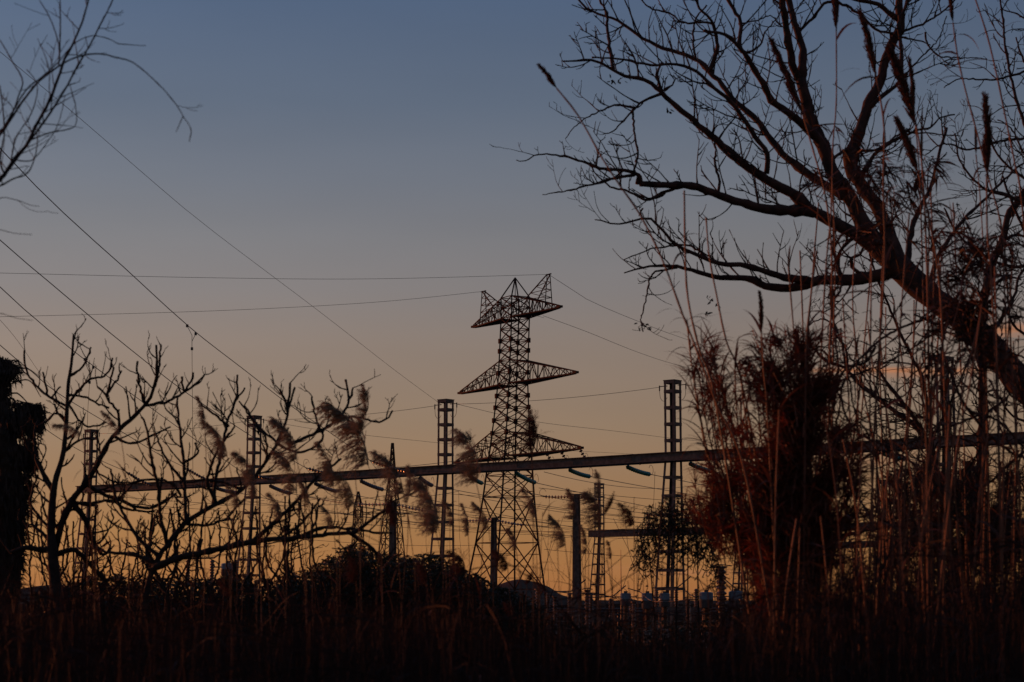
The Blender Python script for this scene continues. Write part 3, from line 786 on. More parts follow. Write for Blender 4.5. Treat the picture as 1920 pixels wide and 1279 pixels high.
# rebuild the trunk with measured widths
seq = [(2230,gyy,105),(2215,1330,92),(2170,1120,80),(2090,930,70),(1995,800,62),(1904,706,56),(1850,640,50),(1791,590,46),(1732,545,47),(1685,500,50),(1640,458,40)]
L0 = 0; s3 = []
for i, q in enumerate(seq):
    if i: L0 += math.dist(q[:2], seq[i-1][:2])
    s3.append((q[0], q[1], .12*L0, q[2]))
sp3 = spline(s3, 14)
T.trunk.tube([T.W(q) for q in sp3], [q[3]/2*T.k*(1+T.rn.uniform(-.04,.07)) for q in sp3], 16)
A = T.add
A([(1660,475),(1595,434),(1556,414),(1517,391),(1486,363),(1435,336),(1385,300),(1345,265),(1310,235),(1260,192),(1240,172),(1210,150),(1170,142),(1130,120),(1108,112),(1055,115)], 29, 3, -.15)
A([(1665,480),(1619,422),(1595,371),(1564,332),(1552,297),(1537,262),(1521,227),(1509,180),(1502,148)], 35, 22, .1)
A([(1502,160),(1505,94),(1490,43),(1478,0),(1470,-60),(1480,-150)], 18, 9, .3)
A([(1500,150),(1488,129),(1478,78),(1466,0),(1440,-70),(1420,-160)], 17, 8, -.3)
A([(1685,490),(1650,399),(1619,352),(1595,313),(1601,274),(1619,227),(1627,195),(1650,156),(1658,117),(1677,74),(1689,51),(1687,0),(1700,-80)], 32, 13, .25)
A([(1622,210),(1655,178),(1681,160),(1701,137)], 12, 6)
A([(1690,150),(1689,78),(1686,40),(1702,0),(1712,-60)], 9, 6, .4)
A([(1689,40),(1665,22),(1635,4),(1600,-2),(1560,-30)], 12, 6)
A([(1502,55),(1522,35),(1545,8),(1568,4),(1607,23),(1642,55),(1674,62)], 7, 5, .1)
A([(1545,272),(1513,242),(1478,211),(1447,188),(1431,156),(1408,121),(1395,100),(1378,80),(1360,65),(1320,57)], 20, 5, -.4)
A([(1392,98),(1385,80),(1388,40),(1365,0),(1350,-60)], 9, 6, .2)
A([(1590,370),(1556,352),(1517,328),(1478,297),(1447,266),(1423,231),(1400,207),(1378,190),(1355,160),(1330,135),(1310,115),(1260,95),(1230,85),(1195,65),(1170,45),(1135,30),(1100,15),(1078,-10)], 18, 4, .3)
A([(1437,326),(1439,289),(1420,262),(1395,225),(1370,190),(1340,165),(1305,135),(1270,122),(1220,122),(1170,112),(1110,108)], 11, 3, -.3)
A([(1525,397),(1478,395),(1435,391),(1390,380),(1350,367),(1310,352),(1270,347),(1235,347),(1200,345)], 22, 11, -.3)
A([(1203,345),(1200,331),(1175,320),(1125,315),(1085,300),(1050,292),(1010,289),(985,302),(968,300)], 8, 1.8)
A([(1190,328),(1160,333),(1130,340),(1095,350),(1070,357),(1017,365)], 7, 1.6)
A([(1270,352),(1240,362),(1210,375),(1180,360),(1145,350),(1120,330),(1105,308),(1075,298)], 7, 2)
A([(1195,345),(1198,328),(1182,322),(1160,318)], 9, 4)
A([(1670,510),(1650,516),(1615,522),(1580,526),(1537,526),(1509,534),(1478,540),(1435,536),(1400,522),(1350,520),(1310,510),(1270,500),(1220,500),(1170,512)], 26, 2.5, .2)
A([(1520,527),(1470,520),(1435,510),(1400,498),(1350,495),(1310,480),(1270,460),(1240,430),(1220,410),(1188,414),(1160,420),(1115,412)], 16, 2.2, -.3)
A([(1330,490),(1310,470),(1285,460),(1230,465),(1205,472),(1170,487)], 6, 2)
A([(1270,502),(1235,508),(1220,520),(1210,565),(1202,600),(1206,622)], 5, 2)
A([(1150,130),(1147,110),(1140,65),(1137,25),(1125,0),(1118,-40)], 7, 4)
A([(1330,135),(1345,88),(1335,40),(1310,15),(1305,-10)], 10, 4)
A([(1337,45),(1320,42),(1280,42),(1255,25),(1220,15),(1195,-10)], 5, 3)
A([(1306,115),(1300,75),(1305,35),(1325,10)], 5, 3)
A([(1400,100),(1425,85),(1435,60),(1460,30),(1470,5)], 5, 2)
A([(1385,45),(1420,38),(1445,30),(1465,50)], 4, 2)
A([(1242,175),(1215,185),(1200,195),(1175,220),(1150,245),(1130,252)], 7, 2)
A([(1190,203),(1160,196),(1145,200),(1110,215),(1080,235),(1060,260)], 5, 1.6)
A([(1186,205),(1190,250),(1195,290),(1188,322)], 4, 4)
A([(1240,172),(1232,140),(1240,118)], 7, 4)
A([(1245,170),(1262,160),(1265,150)], 6, 3)
A([(1345,365),(1350,340),(1340,310),(1342,280),(1338,250),(1345,235)], 6, 3)
A([(1610,340),(1640,290),(1680,262),(1720,245),(1745,240),(1760,222),(1790,215)], 9, 2.5, .4)
A([(1700,500),(1708,440),(1722,395),(1745,350),(1760,290),(1775,240)], 12, 5, .5)
A([(1740,548),(1760,480),(1800,420),(1850,370),(1890,330),(1925,300)], 11, 4, .6)
A([(1560,300),(1590,280),(1640,282),(1690,250),(1730,250),(1800,255)], 7, 2, .4)
A([(1690,60),(1730,45),(1770,20),(1800,-10)], 6, 3)
A([(1690,70),(1720,75),(1745,85)], 5, 2)
A([(1700,137),(1735,100),(1760,72),(1775,30)], 4, 2)
A([(1735,60),(1738,80),(1760,105),(1800,108),(1850,110)], 4, 2, .5)
A([(1580,525),(1572,500),(1575,470),(1600,445)], 9, 6)
A([(1620,520),(1598,500),(1595,485),(1612,478),(1618,465)], 9, 5)
A([(1850,640),(1900,560),(1910,520),(1940,480)], 9, 4, .3)
T.twigs(per=27, L_=(22,95), w_=2.8, depth=1, up=.22, bend=.5, kink=.13, fork=.3)
T.twigs(per=75, L_=(50,120), w_=3.6, depth=2, up=.20, bend=.8, kink=.13, fork=.3)
eT = T.finish('bare_tree', T.W((2230,gyy,0)), 'big bare tree with thick trunk leaning in from the lower right', 'tree')
# dry leaf clusters still hanging on the twigs
lf = MB()
for (x, y) in ((1150,150),(1172,140),(1165,152),(1202,608),(1210,612),(1235,450),(1330,560),(1345,575),(1640,195),(1250,205),(1590,495),(1700,245),(1800,385),(1745,300),(1330,585),(1205,395)):
    for k in range(6):
        c = T.W((x+U(-7,7), y+U(-6,6), U(-6,6))); d = Vector((U(-1,1),U(-1,1),U(-1,.4))).normalized(); sd_ = d.orthogonal().normalized()
        lf.strip([c, c+d*.02, c+d*.045, c+d*.06], [.004,.03,.022,.002], sd_)
lf.build('dry_leaves', M['twig'], eT)

# ---- second thin bare tree behind the canes, right
T = Tree(31, 8); A = T.add
A([(1820,gy(31)),(1800,1180),(1780,1020),(1758,900),(1736,823),(1713,784),(1689,752),(1660,715),(1648,695)], 26, 6, .1, trunk=True)
A([(1740,830),(1713,795),(1689,780),(1635,737),(1611,718),(1584,690),(1548,675),(1520,650),(1490,648)], 12, 2.5)
A([(1585,692),(1588,675),(1584,651),(1568,628),(1552,600),(1533,600),(1515,612)], 6, 2)
A([(1770,960),(1752,860),(1732,721),(1713,675),(1689,628),(1666,573),(1650,534),(1631,479),(1625,430)], 11, 3, -.2)
A([(1790,1080),(1830,960),(1842,800),(1842,596),(1850,541),(1861,491),(1881,448),(1889,407),(1920,363),(1950,300)], 22, 12, .2)
A([(1842,700),(1820,640),(1790,590),(1775,540)], 8, 3)
A([(1850,545),(1885,520),(1915,525)], 7, 3); A([(1880,450),(1905,440),(1935,450)], 7, 3)
A([(1770,930),(1700,860),(1640,850),(1600,870),(1570,865)], 7, 2.5)
A([(1780,1000),(1720,960),(1640,990),(1560,1010),(1480,1040),(1400,1005),(1330,985),(1280,978)], 10, 3)
T.twigs(per=17, L_=(25,85), w_=3.0, depth=2, up=.10, bend=1.1, kink=.22, fork=.34)
T.finish('bare_tree', T.W((1820,gy(31),0)), 'thin crooked bare tree behind the canes, under the leaning trunk', 'tree')
T = Tree(16, 44); rv = random.Random(9)
for k in range(30):
    x = rv.uniform(1560, 1930); y = rv.uniform(560, 900) if k % 3 else rv.uniform(400, 600); pts = [(x, y)]; a = rv.uniform(-.6, .6)
    while y < 1180 and len(pts) < 14:
        a = max(-1.2, min(1.2, a+rv.gauss(0, .45))); st_ = rv.uniform(35, 75); x = max(1545+rv.uniform(0,30), x+math.sin(a)*st_); y += math.cos(a)*st_; pts.append((x, y))
    T.add(pts, rv.uniform(2.5, 6.5), 2.2, rv.uniform(-.3,.3), d0=rv.uniform(-160,260), density=1)
T.twigs(per=26, L_=(18,70), w_=2.8, depth=2, up=.0, bend=2.2, kink=.28, fork=.32)
T.finish('climbing_vine', T.W((1740, gy(16), 0)), 'tangle of crossing leafless vines under the leaning trunk at right', 'vine')
# ---- tree at the right edge
T = Tree(27, 21); A = T.add
A([(2080,gy(27)),(2060,1200),(2020,900),(1990,600),(1960,350),(1950,100),(1960,-60)], 34, 14, .1, trunk=True)
A([(1985,560),(1940,470),(1905,400),(1880,330)], 10, 4); A([(1960,330),(1915,215),(1890,120),(1880,30),(1872,-30)], 9, 3)
A([(1965,400),(1925,300),(1895,240),(1870,225)], 8, 2.5); A([(1952,160),(1920,115),(1905,70)], 7, 3); A([(1952,80),(1915,30),(1875,18)], 6, 2)
A([(2000,700),(1940,640),(1900,610),(1880,560)], 9, 3); A([(2015,860),(1950,800),(1900,780),(1870,740)], 9, 3)
A([(1965,400),(1900,372),(1840,350),(1800,300),(1790,250)], 9, 2.5); A([(1955,260),(1890,262),(1820,280),(1770,270),(1735,290)], 7, 2.5)
A([(1950,120),(1905,140),(1850,150),(1800,148),(1770,165)], 6, 2); A([(1975,480),(1900,500),(1830,470),(1790,430),(1770,390)], 9, 3); A([(1960,350),(1915,330),(1870,290),(1850,230),(1845,190)], 7, 2.5)
T.twigs(per=18, L_=(30,90), w_=2.8, depth=2, up=.1, bend=1.0, kink=.16, fork=.3)
T.finish('bare_tree', T.W((2080,gy(27),0)), 'bare twiggy tree just reaching in along the right edge', 'tree')

# ---- fig trees on the left
def fig_twigs(T, per, L_=(35,85), w_=4.5):
    T.twigs(per=per, L_=L_, w_=w_, depth=2, up=.28, bend=.6, kink=.19, fork=.24)
T = Tree(21, 3); A = T.add
A([(112,gy(21)),(108,1180),(102,1080),(96,1007),(98,946),(104,901),(118,852),(124,795),(128,722),(134,681),(138,628)], 24, 4, .1, trunk=True)
T.trunk = MB(); q0 = [(112,gy(21),0,34),(108,1180,10,28),(102,1080,20,22),(96,1007,28,17),(98,946,34,14),(104,901,38,11),(118,852,43,9),(124,795,48,8),(128,722,55,6.5),(134,681,60,5.5),(138,628,65,4)]
s_ = spline(q0, 8); T.trunk.tube([T.W(q) for q in s_], [q[3]/2*T.k*(1+T.rn.uniform(-.07,.1)) for q in s_], 9)
A([(130,705),(150,693),(163,673),(171,651)], 5, 3.4)
A([(127,762),(142,738),(171,710),(195,706),(207,689),(211,671)], 6, 3.4)
A([(126,762),(89,742),(61,714),(49,689),(46,657)], 6, 3.4)
A([(89,742),(85,720),(80,698)], 5, 3.4); A([(96,746),(112,728),(114,725)], 4, 3.4)
A([(102,1035),(118,974),(134,941),(163,901),(183,868),(211,819),(244,787),(272,759),(289,730),(295,689),(293,647)], 14.5, 4, -.3)
A([(290,726),(298,690),(301,646)], 5, 3.6); A([(272,760),(264,734),(257,690),(258,677)], 5, 3.6)
A([(274,760),(295,757),(317,752),(346,734),(364,722),(384,702)], 6.5, 3.6); A([(346,734),(342,718),(341,706)], 4.5, 3.6); A([(346,734),(358,715),(362,698)], 4.5, 3.6)
A([(224,811),(222,775),(203,750),(198,740),(183,726)], 6, 3.6); A([(200,745),(207,715),(213,688)], 5, 3.6); A([(200,740),(220,712),(228,695)], 5, 3.6)
A([(214,818),(244,832),(270,824),(300,810),(320,800)], 5.5, 3.4)
A([(134,941),(160,975),(172,1010),(190,1040)], 12, 8, .4); A([(134,941),(170,945),(205,938),(240,955),(290,960)], 8, 4, .3)
A([(100,925),(80,890),(68,860),(64,820),(70,790)], 7, 4, .4); A([(64,850),(50,835),(40,800)], 5, 3.4)
A([(128,790),(105,775),(88,790),(70,800)], 5, 3.4); A([(120,850),(140,830),(160,822),(175,826)], 6, 3.4)
A([(96,1020),(80,1000),(62,985),(58,955)], 8, 4); A([(100,1030),(70,1030),(45,1027),(20,1036)], 13, 7, -.3)
A([(105,1040),(140,1032),(170,1060),(200,1090)], 11, 7, .5); A([(92,990),(60,950),(62,915),(72,890)], 6, 3.6, .3)
A([(160,905),(190,925),(220,935),(255,950),(290,950),(330,925)], 9, 4, .5)
A([(130,760),(150,790),(170,800),(200,792)], 5, 3.4); A([(128,740),(160,745),(190,760),(205,765)], 5, 3.4)
fig_twigs(T, 25, (28,72))
T.finish('fig_tree', T.W((112,gy(21),0)), 'bare fig tree beside the ragged palm, tallest shoots at left', 'tree', 'bark_grey', 'bark_grey')
T = Tree(19, 13); A = T.add
A([(262,gy(19)),(268,1200),(280,1090),(293,1055),(313,1023),(346,982),(375,962),(406,946),(455,917),(494,872),(522,825),(538,779),(544,718)], 22, 4.2, .15, trunk=True)
A([(540,775),(532,745),(524,730)], 5, 3.6); A([(541,765),(548,745),(553,726)], 5, 3.6)
A([(522,833),(551,847),(580,843),(605,822),(594,793),(588,765),(585,743)], 6, 3.6)
A([(540,835),(558,827),(594,811),(630,790),(652,757),(652,732),(648,712)], 8, 4); A([(652,752),(660,740),(662,727)], 4.5, 3.6)
A([(635,784),(660,782),(680,784),(700,791),(716,790),(728,782),(736,770)], 5.5, 3.6)
A([(400,950),(405,900),(412,860),(418,829),(429,782),(443,746),(445,703)], 8, 4, .4); A([(443,750),(452,738),(459,727)], 4.5, 3.6)
A([(429,800),(400,775),(380,760),(372,746)], 5.5, 3.6); A([(475,790),(455,760),(448,752)], 5, 3.6)
A([(520,830),(490,805),(470,780),(460,762)], 5, 3.6)
A([(285,1070),(293,1063),(346,1043),(406,1031),(480,1015),(544,1009),(616,1002),(670,995),(698,973),(724,955),(735,930)], 14, 5, -.3)
A([(475,1015),(519,976),(558,937),(580,912),(600,890),(640,860)], 10, 4); A([(560,1008),(600,990),(640,990),(700,998),(735,1000)], 8, 4)
A([(650,996),(680,1015),(700,1030),(715,1050)], 9, 5, .4); A([(480,1015),(520,1010),(560,985),(590,950),(600,935)], 7, 3.6)
A([(350,980),(346,930),(346,880),(340,824),(333,770),(333,746)], 8, 4, .3); A([(313,1020),(300,960),(296,910),(285,860),(275,800),(265,782)], 8, 4)
A([(342,870),(370,850),(366,830)], 5, 3.6); A([(346,905),(315,865),(300,835),(292,812)], 6, 3.6)
A([(300,1045),(260,1010),(230,960),(215,925),(208,880)], 9, 4, .3); A([(346,982),(380,985),(420,975),(440,955),(458,935)], 7, 4)
A([(406,946),(390,905),(395,875),(410,840),(440,800)], 7, 4); A([(293,1058),(250,1040),(200,1035),(170,1020)], 9, 4)
A([(454,918),(420,905),(385,900),(350,905)], 6, 3.6); A([(494,875),(500,850),(498,820),(480,800)], 5, 3.6)
A([(340,930),(320,905),(280,900),(240,905),(205,900),(178,880)], 6, 4)
fig_twigs(T, 24, (26,76))
T.finish('fig_tree', T.W((262,gy(19),0)), 'wide bare fig tree with long low limb reaching right to the dark post', 'tree', 'bark_grey', 'bark_grey')
# thin shoots low between them
T = Tree(26, 31); A = T.add
for k in range(60):
    x = U(60, 600); y = U(925, 1060); x2 = x+U(-40,40)
    A([(x2,gy(26)),(x2+U(-8,8),1150),(x+U(-18,18),(y+1150)/2),(x,y)], 7, 3, U(-.2,.2), d0=U(-150,150), density=.6)
T.twigs(per=16, L_=(20,60), w_=3.2, depth=2, up=.16, bend=1, kink=.22, fork=.3)
T.finish('thicket_shrub', T.W((330,gy(26),0)), 'tangled leafless thicket low between the two fig trees', 'shrub', 'bark_grey', 'bark_grey')

# ---- weeping branches, upper left, tree standing outside the frame
T = Tree(12, 17)
def A(pts, w0, w1, drift=None, **k): T.add(pts, w0, w1, drift, jit=.4, **k)
A([(-420,gy(12)),(-400,1300),(-360,900),(-280,640),(-160,460),(-60,380),(0,336)], 50, 9, -.1, trunk=True, density=.2)
A([(-60,378),(0,336),(23,305),(51,270),(66,238),(90,195),(113,137),(120,112),(133,90),(152,47),(166,0),(180,-60)], 9, 2.5)
A([(-60,330),(8,242),(39,195),(70,156),(109,125),(145,107),(184,101),(219,108),(252,119),(297,158),(328,193),(344,219),(358,242),(355,266)], 5, 1.4, -.2, density=.2)
A([(343,219),(330,248)], 1.6, 1, density=0)
A([(-40,300),(0,250),(47,172),(78,145),(109,117),(137,84),(168,68),(190,69),(211,76),(223,82),(274,86)], 4, 1.2, .2, density=.25)
A([(0,340),(35,293),(78,235),(117,176),(145,125),(168,86),(192,39),(211,0),(220,-40)], 5, 2.4)
A([(110,125),(113,66),(113,0),(116,-40)], 3, 2); A([(112,110),(109,78),(94,35),(74,0)], 2.6, 1.6)
A([(-30,352),(0,348),(23,336),(51,325),(65,297),(70,266),(68,240)], 4, 1.4); A([(59,262),(90,250),(129,242),(143,231),(141,195),(131,160)], 3, 1.2, .3)
A([(-40,260),(0,245),(20,220),(35,180),(42,150),(20,110),(0,75)], 4, 1.8); A([(-30,400),(0,372),(30,375),(55,384),(74,387)], 2.4, 1, .2, density=.3)
A([(-30,430),(0,431),(30,438),(60,440)], 2, .9, density=.2); A([(10,330),(0,300),(8,250),(5,200),(0,160)], 4, 2)
A([(20,310),(30,260),(60,210),(70,160),(50,130)], 3, 1.5); A([(-30,590),(0,588),(30,596),(62,601)], 2, .8, density=.1)
A([(30,300),(60,300),(90,265),(110,230),(122,180)], 2.6, 1.2, .3)
T.twigs(per=30, L_=(30,110), w_=2.0, depth=1, up=.12, bend=.7, kink=.05, fork=.2)
T.finish('weeping_tree', T.W((-420,gy(12),0)), 'fine arching branches reaching in at the upper left corner', 'tree', 'bark_grey', 'twig')

# ---- ragged dead palm at left edge
PYm = 23; kp = PYm/F
e = empty('palm_tree', P(14, gy(PYm), PYm), 'ragged dark palm with collapsed hanging fronds at the left edge', 'palm')
m = MB(); tr = [(0,gy(PYm),24),(4,1250,30),(6,1100,32),(8,950,38),(4,850,32),(0,790,22),(-6,740,14),(-6,690,9)]
s_ = spline(tr, 14); m.tube([P(q[0], q[1], PYm) for q in s_], [q[2]*kp*U(.92,1.08) for q in s_], 14); m.build('trunk', M['palm'], e)
out_ = [(664,-6),(672,12),(686,30),(693,38),(705,24),(720,10),(738,6),(752,36),(758,68),(768,84),(785,86),(805,78),(830,70),(850,66),(862,72),(880,64),(900,60),(925,58),(950,55),(975,50),(1000,50),(1040,44),(1080,38),(1110,30),(1160,26),(1300,30)]
def rx(y):
    for (a, r0), (b, r1) in zip(out_[:-1], out_[1:]):
        if a <= y <= b: return r0+(r1-r0)*(y-a)/(b-a)
    return out_[-1][1]
cr_ = MB()
for k in range(4600):
    y = 664+ (random.random()**1.1)*640; rr = rx(y)+U(-3,9); rr = max(4, rr)
    th = U(0, 2*math.pi); cx = -4
    f = U(.72, 1.0)
    x = cx+math.cos(th)*rr*f; dd = math.sin(th)*rr*f
    ln = U(14, 40); dx = math.cos(th)*U(-3, 9)+U(-4,4)
    if y+ln > 700 and abs(rx(y+ln)) < rr-10: ln = U(8,16); dx = -math.cos(th)*4
    pts = [P(x, y, PYm+dd*kp), P(x+dx*.6, y+ln*.5, PYm+(dd+math.sin(th)*4)*kp), P(x+dx, y+ln, PYm+(dd+math.sin(th)*3)*kp)]
    cr_.strip(pts, [.012, .022, .003], Vector((U(.3,1), U(-.7,.7), U(-.3,.3))).normalized())
for (cx, cy, n_, sp_a) in ((58,772,900,1.3),(30,785,400,1.2),(2,690,260,.3),(20,690,160,.3),(44,850,400,.6)):
    for k in range(n_):
        a = U(-.6, sp_a+1.2); ln = U(12, 30); x0 = cx+U(-22,12); y0 = cy+U(-12,24); ln = ln if cy > 730 else U(7,15); d0 = U(-22,22)
        x1 = x0+math.cos(a)*ln*.6; y1 = y0+U(-8,4); x2 = x1+U(0,8); y2 = y1+(U(8,26) if cy > 730 else U(2,14))
        cr_.strip([P(x0,y0,PYm+d0*kp), P(x1,y1,PYm+d0*kp), P(min(x2,90),y2,PYm+d0*kp)], [.02,.022,.004], Vector((U(.2,1),U(-1,1),U(-.6,.6))).normalized())
for k in range(420):
    y = U(675,1120); x0 = rx(y)*U(.7,1.0); a = U(-.5,1.35); ln = U(8,26)
    x1 = x0+math.cos(a)*ln*.5; y1 = y+math.sin(a)*ln*.5; x2 = x1+math.cos(a+.5)*ln*.5; y2 = y1+abs(math.sin(a+.7))*ln*.5; d0 = U(-25,25)
    cr_.strip([P(x0,y,PYm+d0*kp), P(x1,y1,PYm+d0*kp), P(x2,y2,PYm+d0*kp)], [.016,.014,.002], Vector((U(-.4,.4),U(-.3,.3),1)).normalized())
cr_.build('hanging_fronds', M['palm'], e)
for k in range(9):
    m = MB(); y = U(680,880); x0 = U(0,30); s2 = spline([(x0,y,0),(x0+U(20,40),y-U(0,14),U(-20,20)),(min(84,x0+U(40,66)),y+U(10,40),U(-20,20))], 6)
    m.tube([P(q[0],q[1],PYm+q[2]*kp) for q in s2], [.012*(1-.7*i/len(s2)) for i in range(len(s2))], 5)
    m.build('frond_stalk', M['palm'], e)

# ------------------------------------------------------------------ bushes
def leafy(name, label, cat, top, Y, depth, nshoot, leaf, lm='green_leaf', sm='bark_grey', group=None, spread=16, lw=.35, shoot=(40,110), nl=14, hh=260, stemn=26):
    """shoots with leaf blades below a skyline given as [(x, row)]"""
    xs_ = [p[0] for p in top]; e = empty(name, P((xs_[0]+xs_[-1])/2, gy(Y), Y), label, cat, group)
    st = MB(); lv = MB(); k = Y/F
    def ytop(x):
        for (a, r0), (b, r1) in zip(top[:-1], top[1:]):
            if a <= x <= b: return r0+(r1-r0)*(x-a)/(b-a)
        return top[-1][1]
    for i in range(nshoot):
        x = U(xs_[0], xs_[-1]); yt = ytop(x); ln = U(*shoot)
        y = yt+(abs(random.gauss(0, 1))*spread if random.random() < .4 else U(0, hh)); dd = U(-depth, depth)
        if y > 1290: continue
        yb = y+ln; xb = x+U(-22,22)
        s3_ = [(xb,yb,dd),(x+U(-8,8),y+ln*.5,dd+U(-5,5)),(x,y,dd+U(-8,8))]
        pts = [P(q[0],q[1],Y+q[2]*k) for q in spline(s3_, 12)]
        st.tube(pts, [max(.002,.006*(1-.7*j/len(pts))) for j in range(len(pts))], 3)
        for j in range(nl):
            t = random.random()**.8; q = pts[min(len(pts)-1, int(t*len(pts)))]
            d = Vector((U(-1,1),U(-1,1),U(-.3,.9))).normalized(); sd_ = d.cross(Vector((U(-1,1),U(-1,1),U(-1,1)))).normalized(); l = leaf*U(.6,1.3)
            lv.strip([q, q+d*l*.45, q+d*l*.8-Vector((0,0,l*.08)), q+d*l-Vector((0,0,l*.15))], [l*lw*.3, l*lw, l*lw*.7, .001], sd_)
    # stems down to the ground
    for i in range(stemn):
        x = U(xs_[0], xs_[-1]); dd = U(-depth, depth)
        p0 = P(x+U(-20,20), gy(Y), Y+dd*k); p0.z = 0; p1 = P(x, ytop(x)+60, Y+dd*k)
        st.tube([p0, p0.lerp(p1,.5)+Vector((U(-.1,.1),0,0)), p1], [.02,.014,.006], 5)
    st.build('stems', M[sm], e); lv.build('foliage', M[lm], e)
    return e
leafy('evergreen_bush', 'dense dark evergreen bush in front of the two middle columns', 'bush',
      [(520,1100),(560,1072),(600,1056),(640,1030),(665,1018),(700,1034),(730,1040),(770,1046),(800,1036),(850,1058),(890,1078),(930,1098),(980,1112),(1020,1140)], 30, 220, 3400, .065, nl=20, spread=30, shoot=(40,130))
leafy('evergreen_bush', 'low dark scrub at the foot of the left fig trees', 'bush',
      [(60,1115),(130,1098),(200,1075),(260,1088),(330,1084),(400,1090),(440,1078),(520,1086),(560,1080)], 28, 200, 1500, .09, nl=13, spread=26)
leafy('evergreen_bush', 'small rounded leafy bush hanging across the fourth column', 'bush',
      [(1195,985),(1215,950),(1240,932),(1265,925),(1300,930),(1335,950),(1350,990)], 22, 60, 300, .045, nl=10, spread=48, shoot=(20,65), hh=95, stemn=4)
leafy('evergreen_bush', 'sparse twiggy bush behind the canes near the right edge', 'bush',
      [(1580,1010),(1640,940),(1700,900),(1760,880),(1820,885),(1880,880),(1960,860),(2040,930)], 24, 160, 450, .09, lw=.2, nl=10, spread=90, lm='cane_leaf')
def leaf_clump(label, poly, Y, depth, ntuft, leaf, lw, blades=7, up=.55, mt='clump_leaf', thr=-.22, seed_=3.3):
    """tufts of long narrow blades on short shoots, inside a width profile [(row, xl, xr, density)]"""
    e = empty('dry_leaf_clump', P((poly[-1][1]+poly[-1][2])/2, gy(Y), Y), label, 'bush'); k = Y/F; lv = MB(); st = MB()
    y0, y1 = poly[0][0], poly[-1][0]; n_ = 0
    while n_ < ntuft:
        y = U(y0, y1)
        for a, b in zip(poly[:-1], poly[1:]):
            if a[0] <= y <= b[0]:
                f = (y-a[0])/(b[0]-a[0]); xl = a[1]+(b[1]-a[1])*f; xr = a[2]+(b[2]-a[2])*f; dn = a[3]+(b[3]-a[3])*f; break
        if random.random() > dn: continue
        c = (xl+xr)/2; h = (xr-xl)/2; u = max(-1.15, min(1.15, random.gauss(0, .52))); x = c+u*h; dd = random.gauss(0, depth*.5)
        if mnoise.noise(Vector((x*.022, y*.016, seed_)))+.55*mnoise.noise(Vector((x*.06, y*.05, seed_+9))) < thr+abs(u)*.22: continue
        n_ += 1
        q = P(x, y, Y+dd*k); out = u*.55
        ax_ = Vector((out+U(-.5,.5), U(-.6,.6), up+U(-.2,.6))).normalized()
        st.tube([q-ax_*.16-Vector((0,0,.05)), q], .0035, 3, False)
        for j in range(blades):
            d = (ax_+Vector((U(-.8,.8),U(-.8,.8),U(-.5,.5)))).normalized(); l = leaf*U(.45,1.25); w_ = leaf*lw*U(.6,1.2)
            sd_ = d.cross(Vector((U(-1,1),U(-1,1),U(-1,1)))).normalized(); p = q-ax_*U(0,.12); pts = [p]; dd_ = d.copy(); dr = U(.05,.35)
            for _ in range(4):
                dd_ = (dd_-Vector((0,0,dr))).normalized(); p = p+dd_*(l/4); pts.append(p)
            lv.strip(pts, [w_*.5, w_, w_*.85, w_*.5, .0006], sd_)
    lv.build('foliage', M[mt], e); st.build('shoots', M['cane'], e)
leaf_clump('dense rust brown mass of dry leaves wrapped round the cane clump',
    [(610,1420,1560,.10),(680,1410,1560,.3),(740,1415,1565,.8),(800,1410,1590,1),(870,1400,1600,1),(940,1385,1595,1),(1010,1390,1570,.9),(1070,1420,1540,.6),(1150,1430,1540,.6)], 14.3, 60, 2300, .17, .070)
leaf_clump('thin leafy fringe hanging out of the cane clump to the left, at beam height',
    [(780,1330,1400,.5),(880,1300,1420,1),(960,1290,1430,1),(1030,1340,1440,.7)], 14.6, 60, 260, .15, .06, thr=-.1, seed_=7.7)
leaf_clump('looser leafy tuft on the left side of the cane clump, high up',
    [(630,1300,1350,.6),(690,1295,1370,1),(760,1310,1395,.8),(830,1325,1410,.5)], 14.5, 60, 70, .18, .05, thr=-.6, seed_=5.1)
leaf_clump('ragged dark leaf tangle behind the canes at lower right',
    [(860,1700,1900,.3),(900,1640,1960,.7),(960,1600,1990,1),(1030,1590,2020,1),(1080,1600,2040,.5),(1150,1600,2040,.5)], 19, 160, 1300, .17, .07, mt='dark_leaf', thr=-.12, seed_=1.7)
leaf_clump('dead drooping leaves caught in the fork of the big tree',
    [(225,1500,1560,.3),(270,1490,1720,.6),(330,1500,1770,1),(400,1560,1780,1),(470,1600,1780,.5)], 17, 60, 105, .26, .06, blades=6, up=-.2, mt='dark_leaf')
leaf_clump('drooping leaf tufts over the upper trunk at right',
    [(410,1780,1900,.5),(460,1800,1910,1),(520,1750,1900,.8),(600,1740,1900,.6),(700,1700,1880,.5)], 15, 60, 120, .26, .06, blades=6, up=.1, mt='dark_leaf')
leafy('evergreen_bush', 'dark scrub in front of the switchgear tanks', 'bush',
      [(940,1130),(980,1140),(1010,1168),(1100,1172),(1180,1162),(1260,1174),(1340,1160),(1400,1150),(1500,1130)], 32, 160, 1200, .09, nl=13, spread=34)

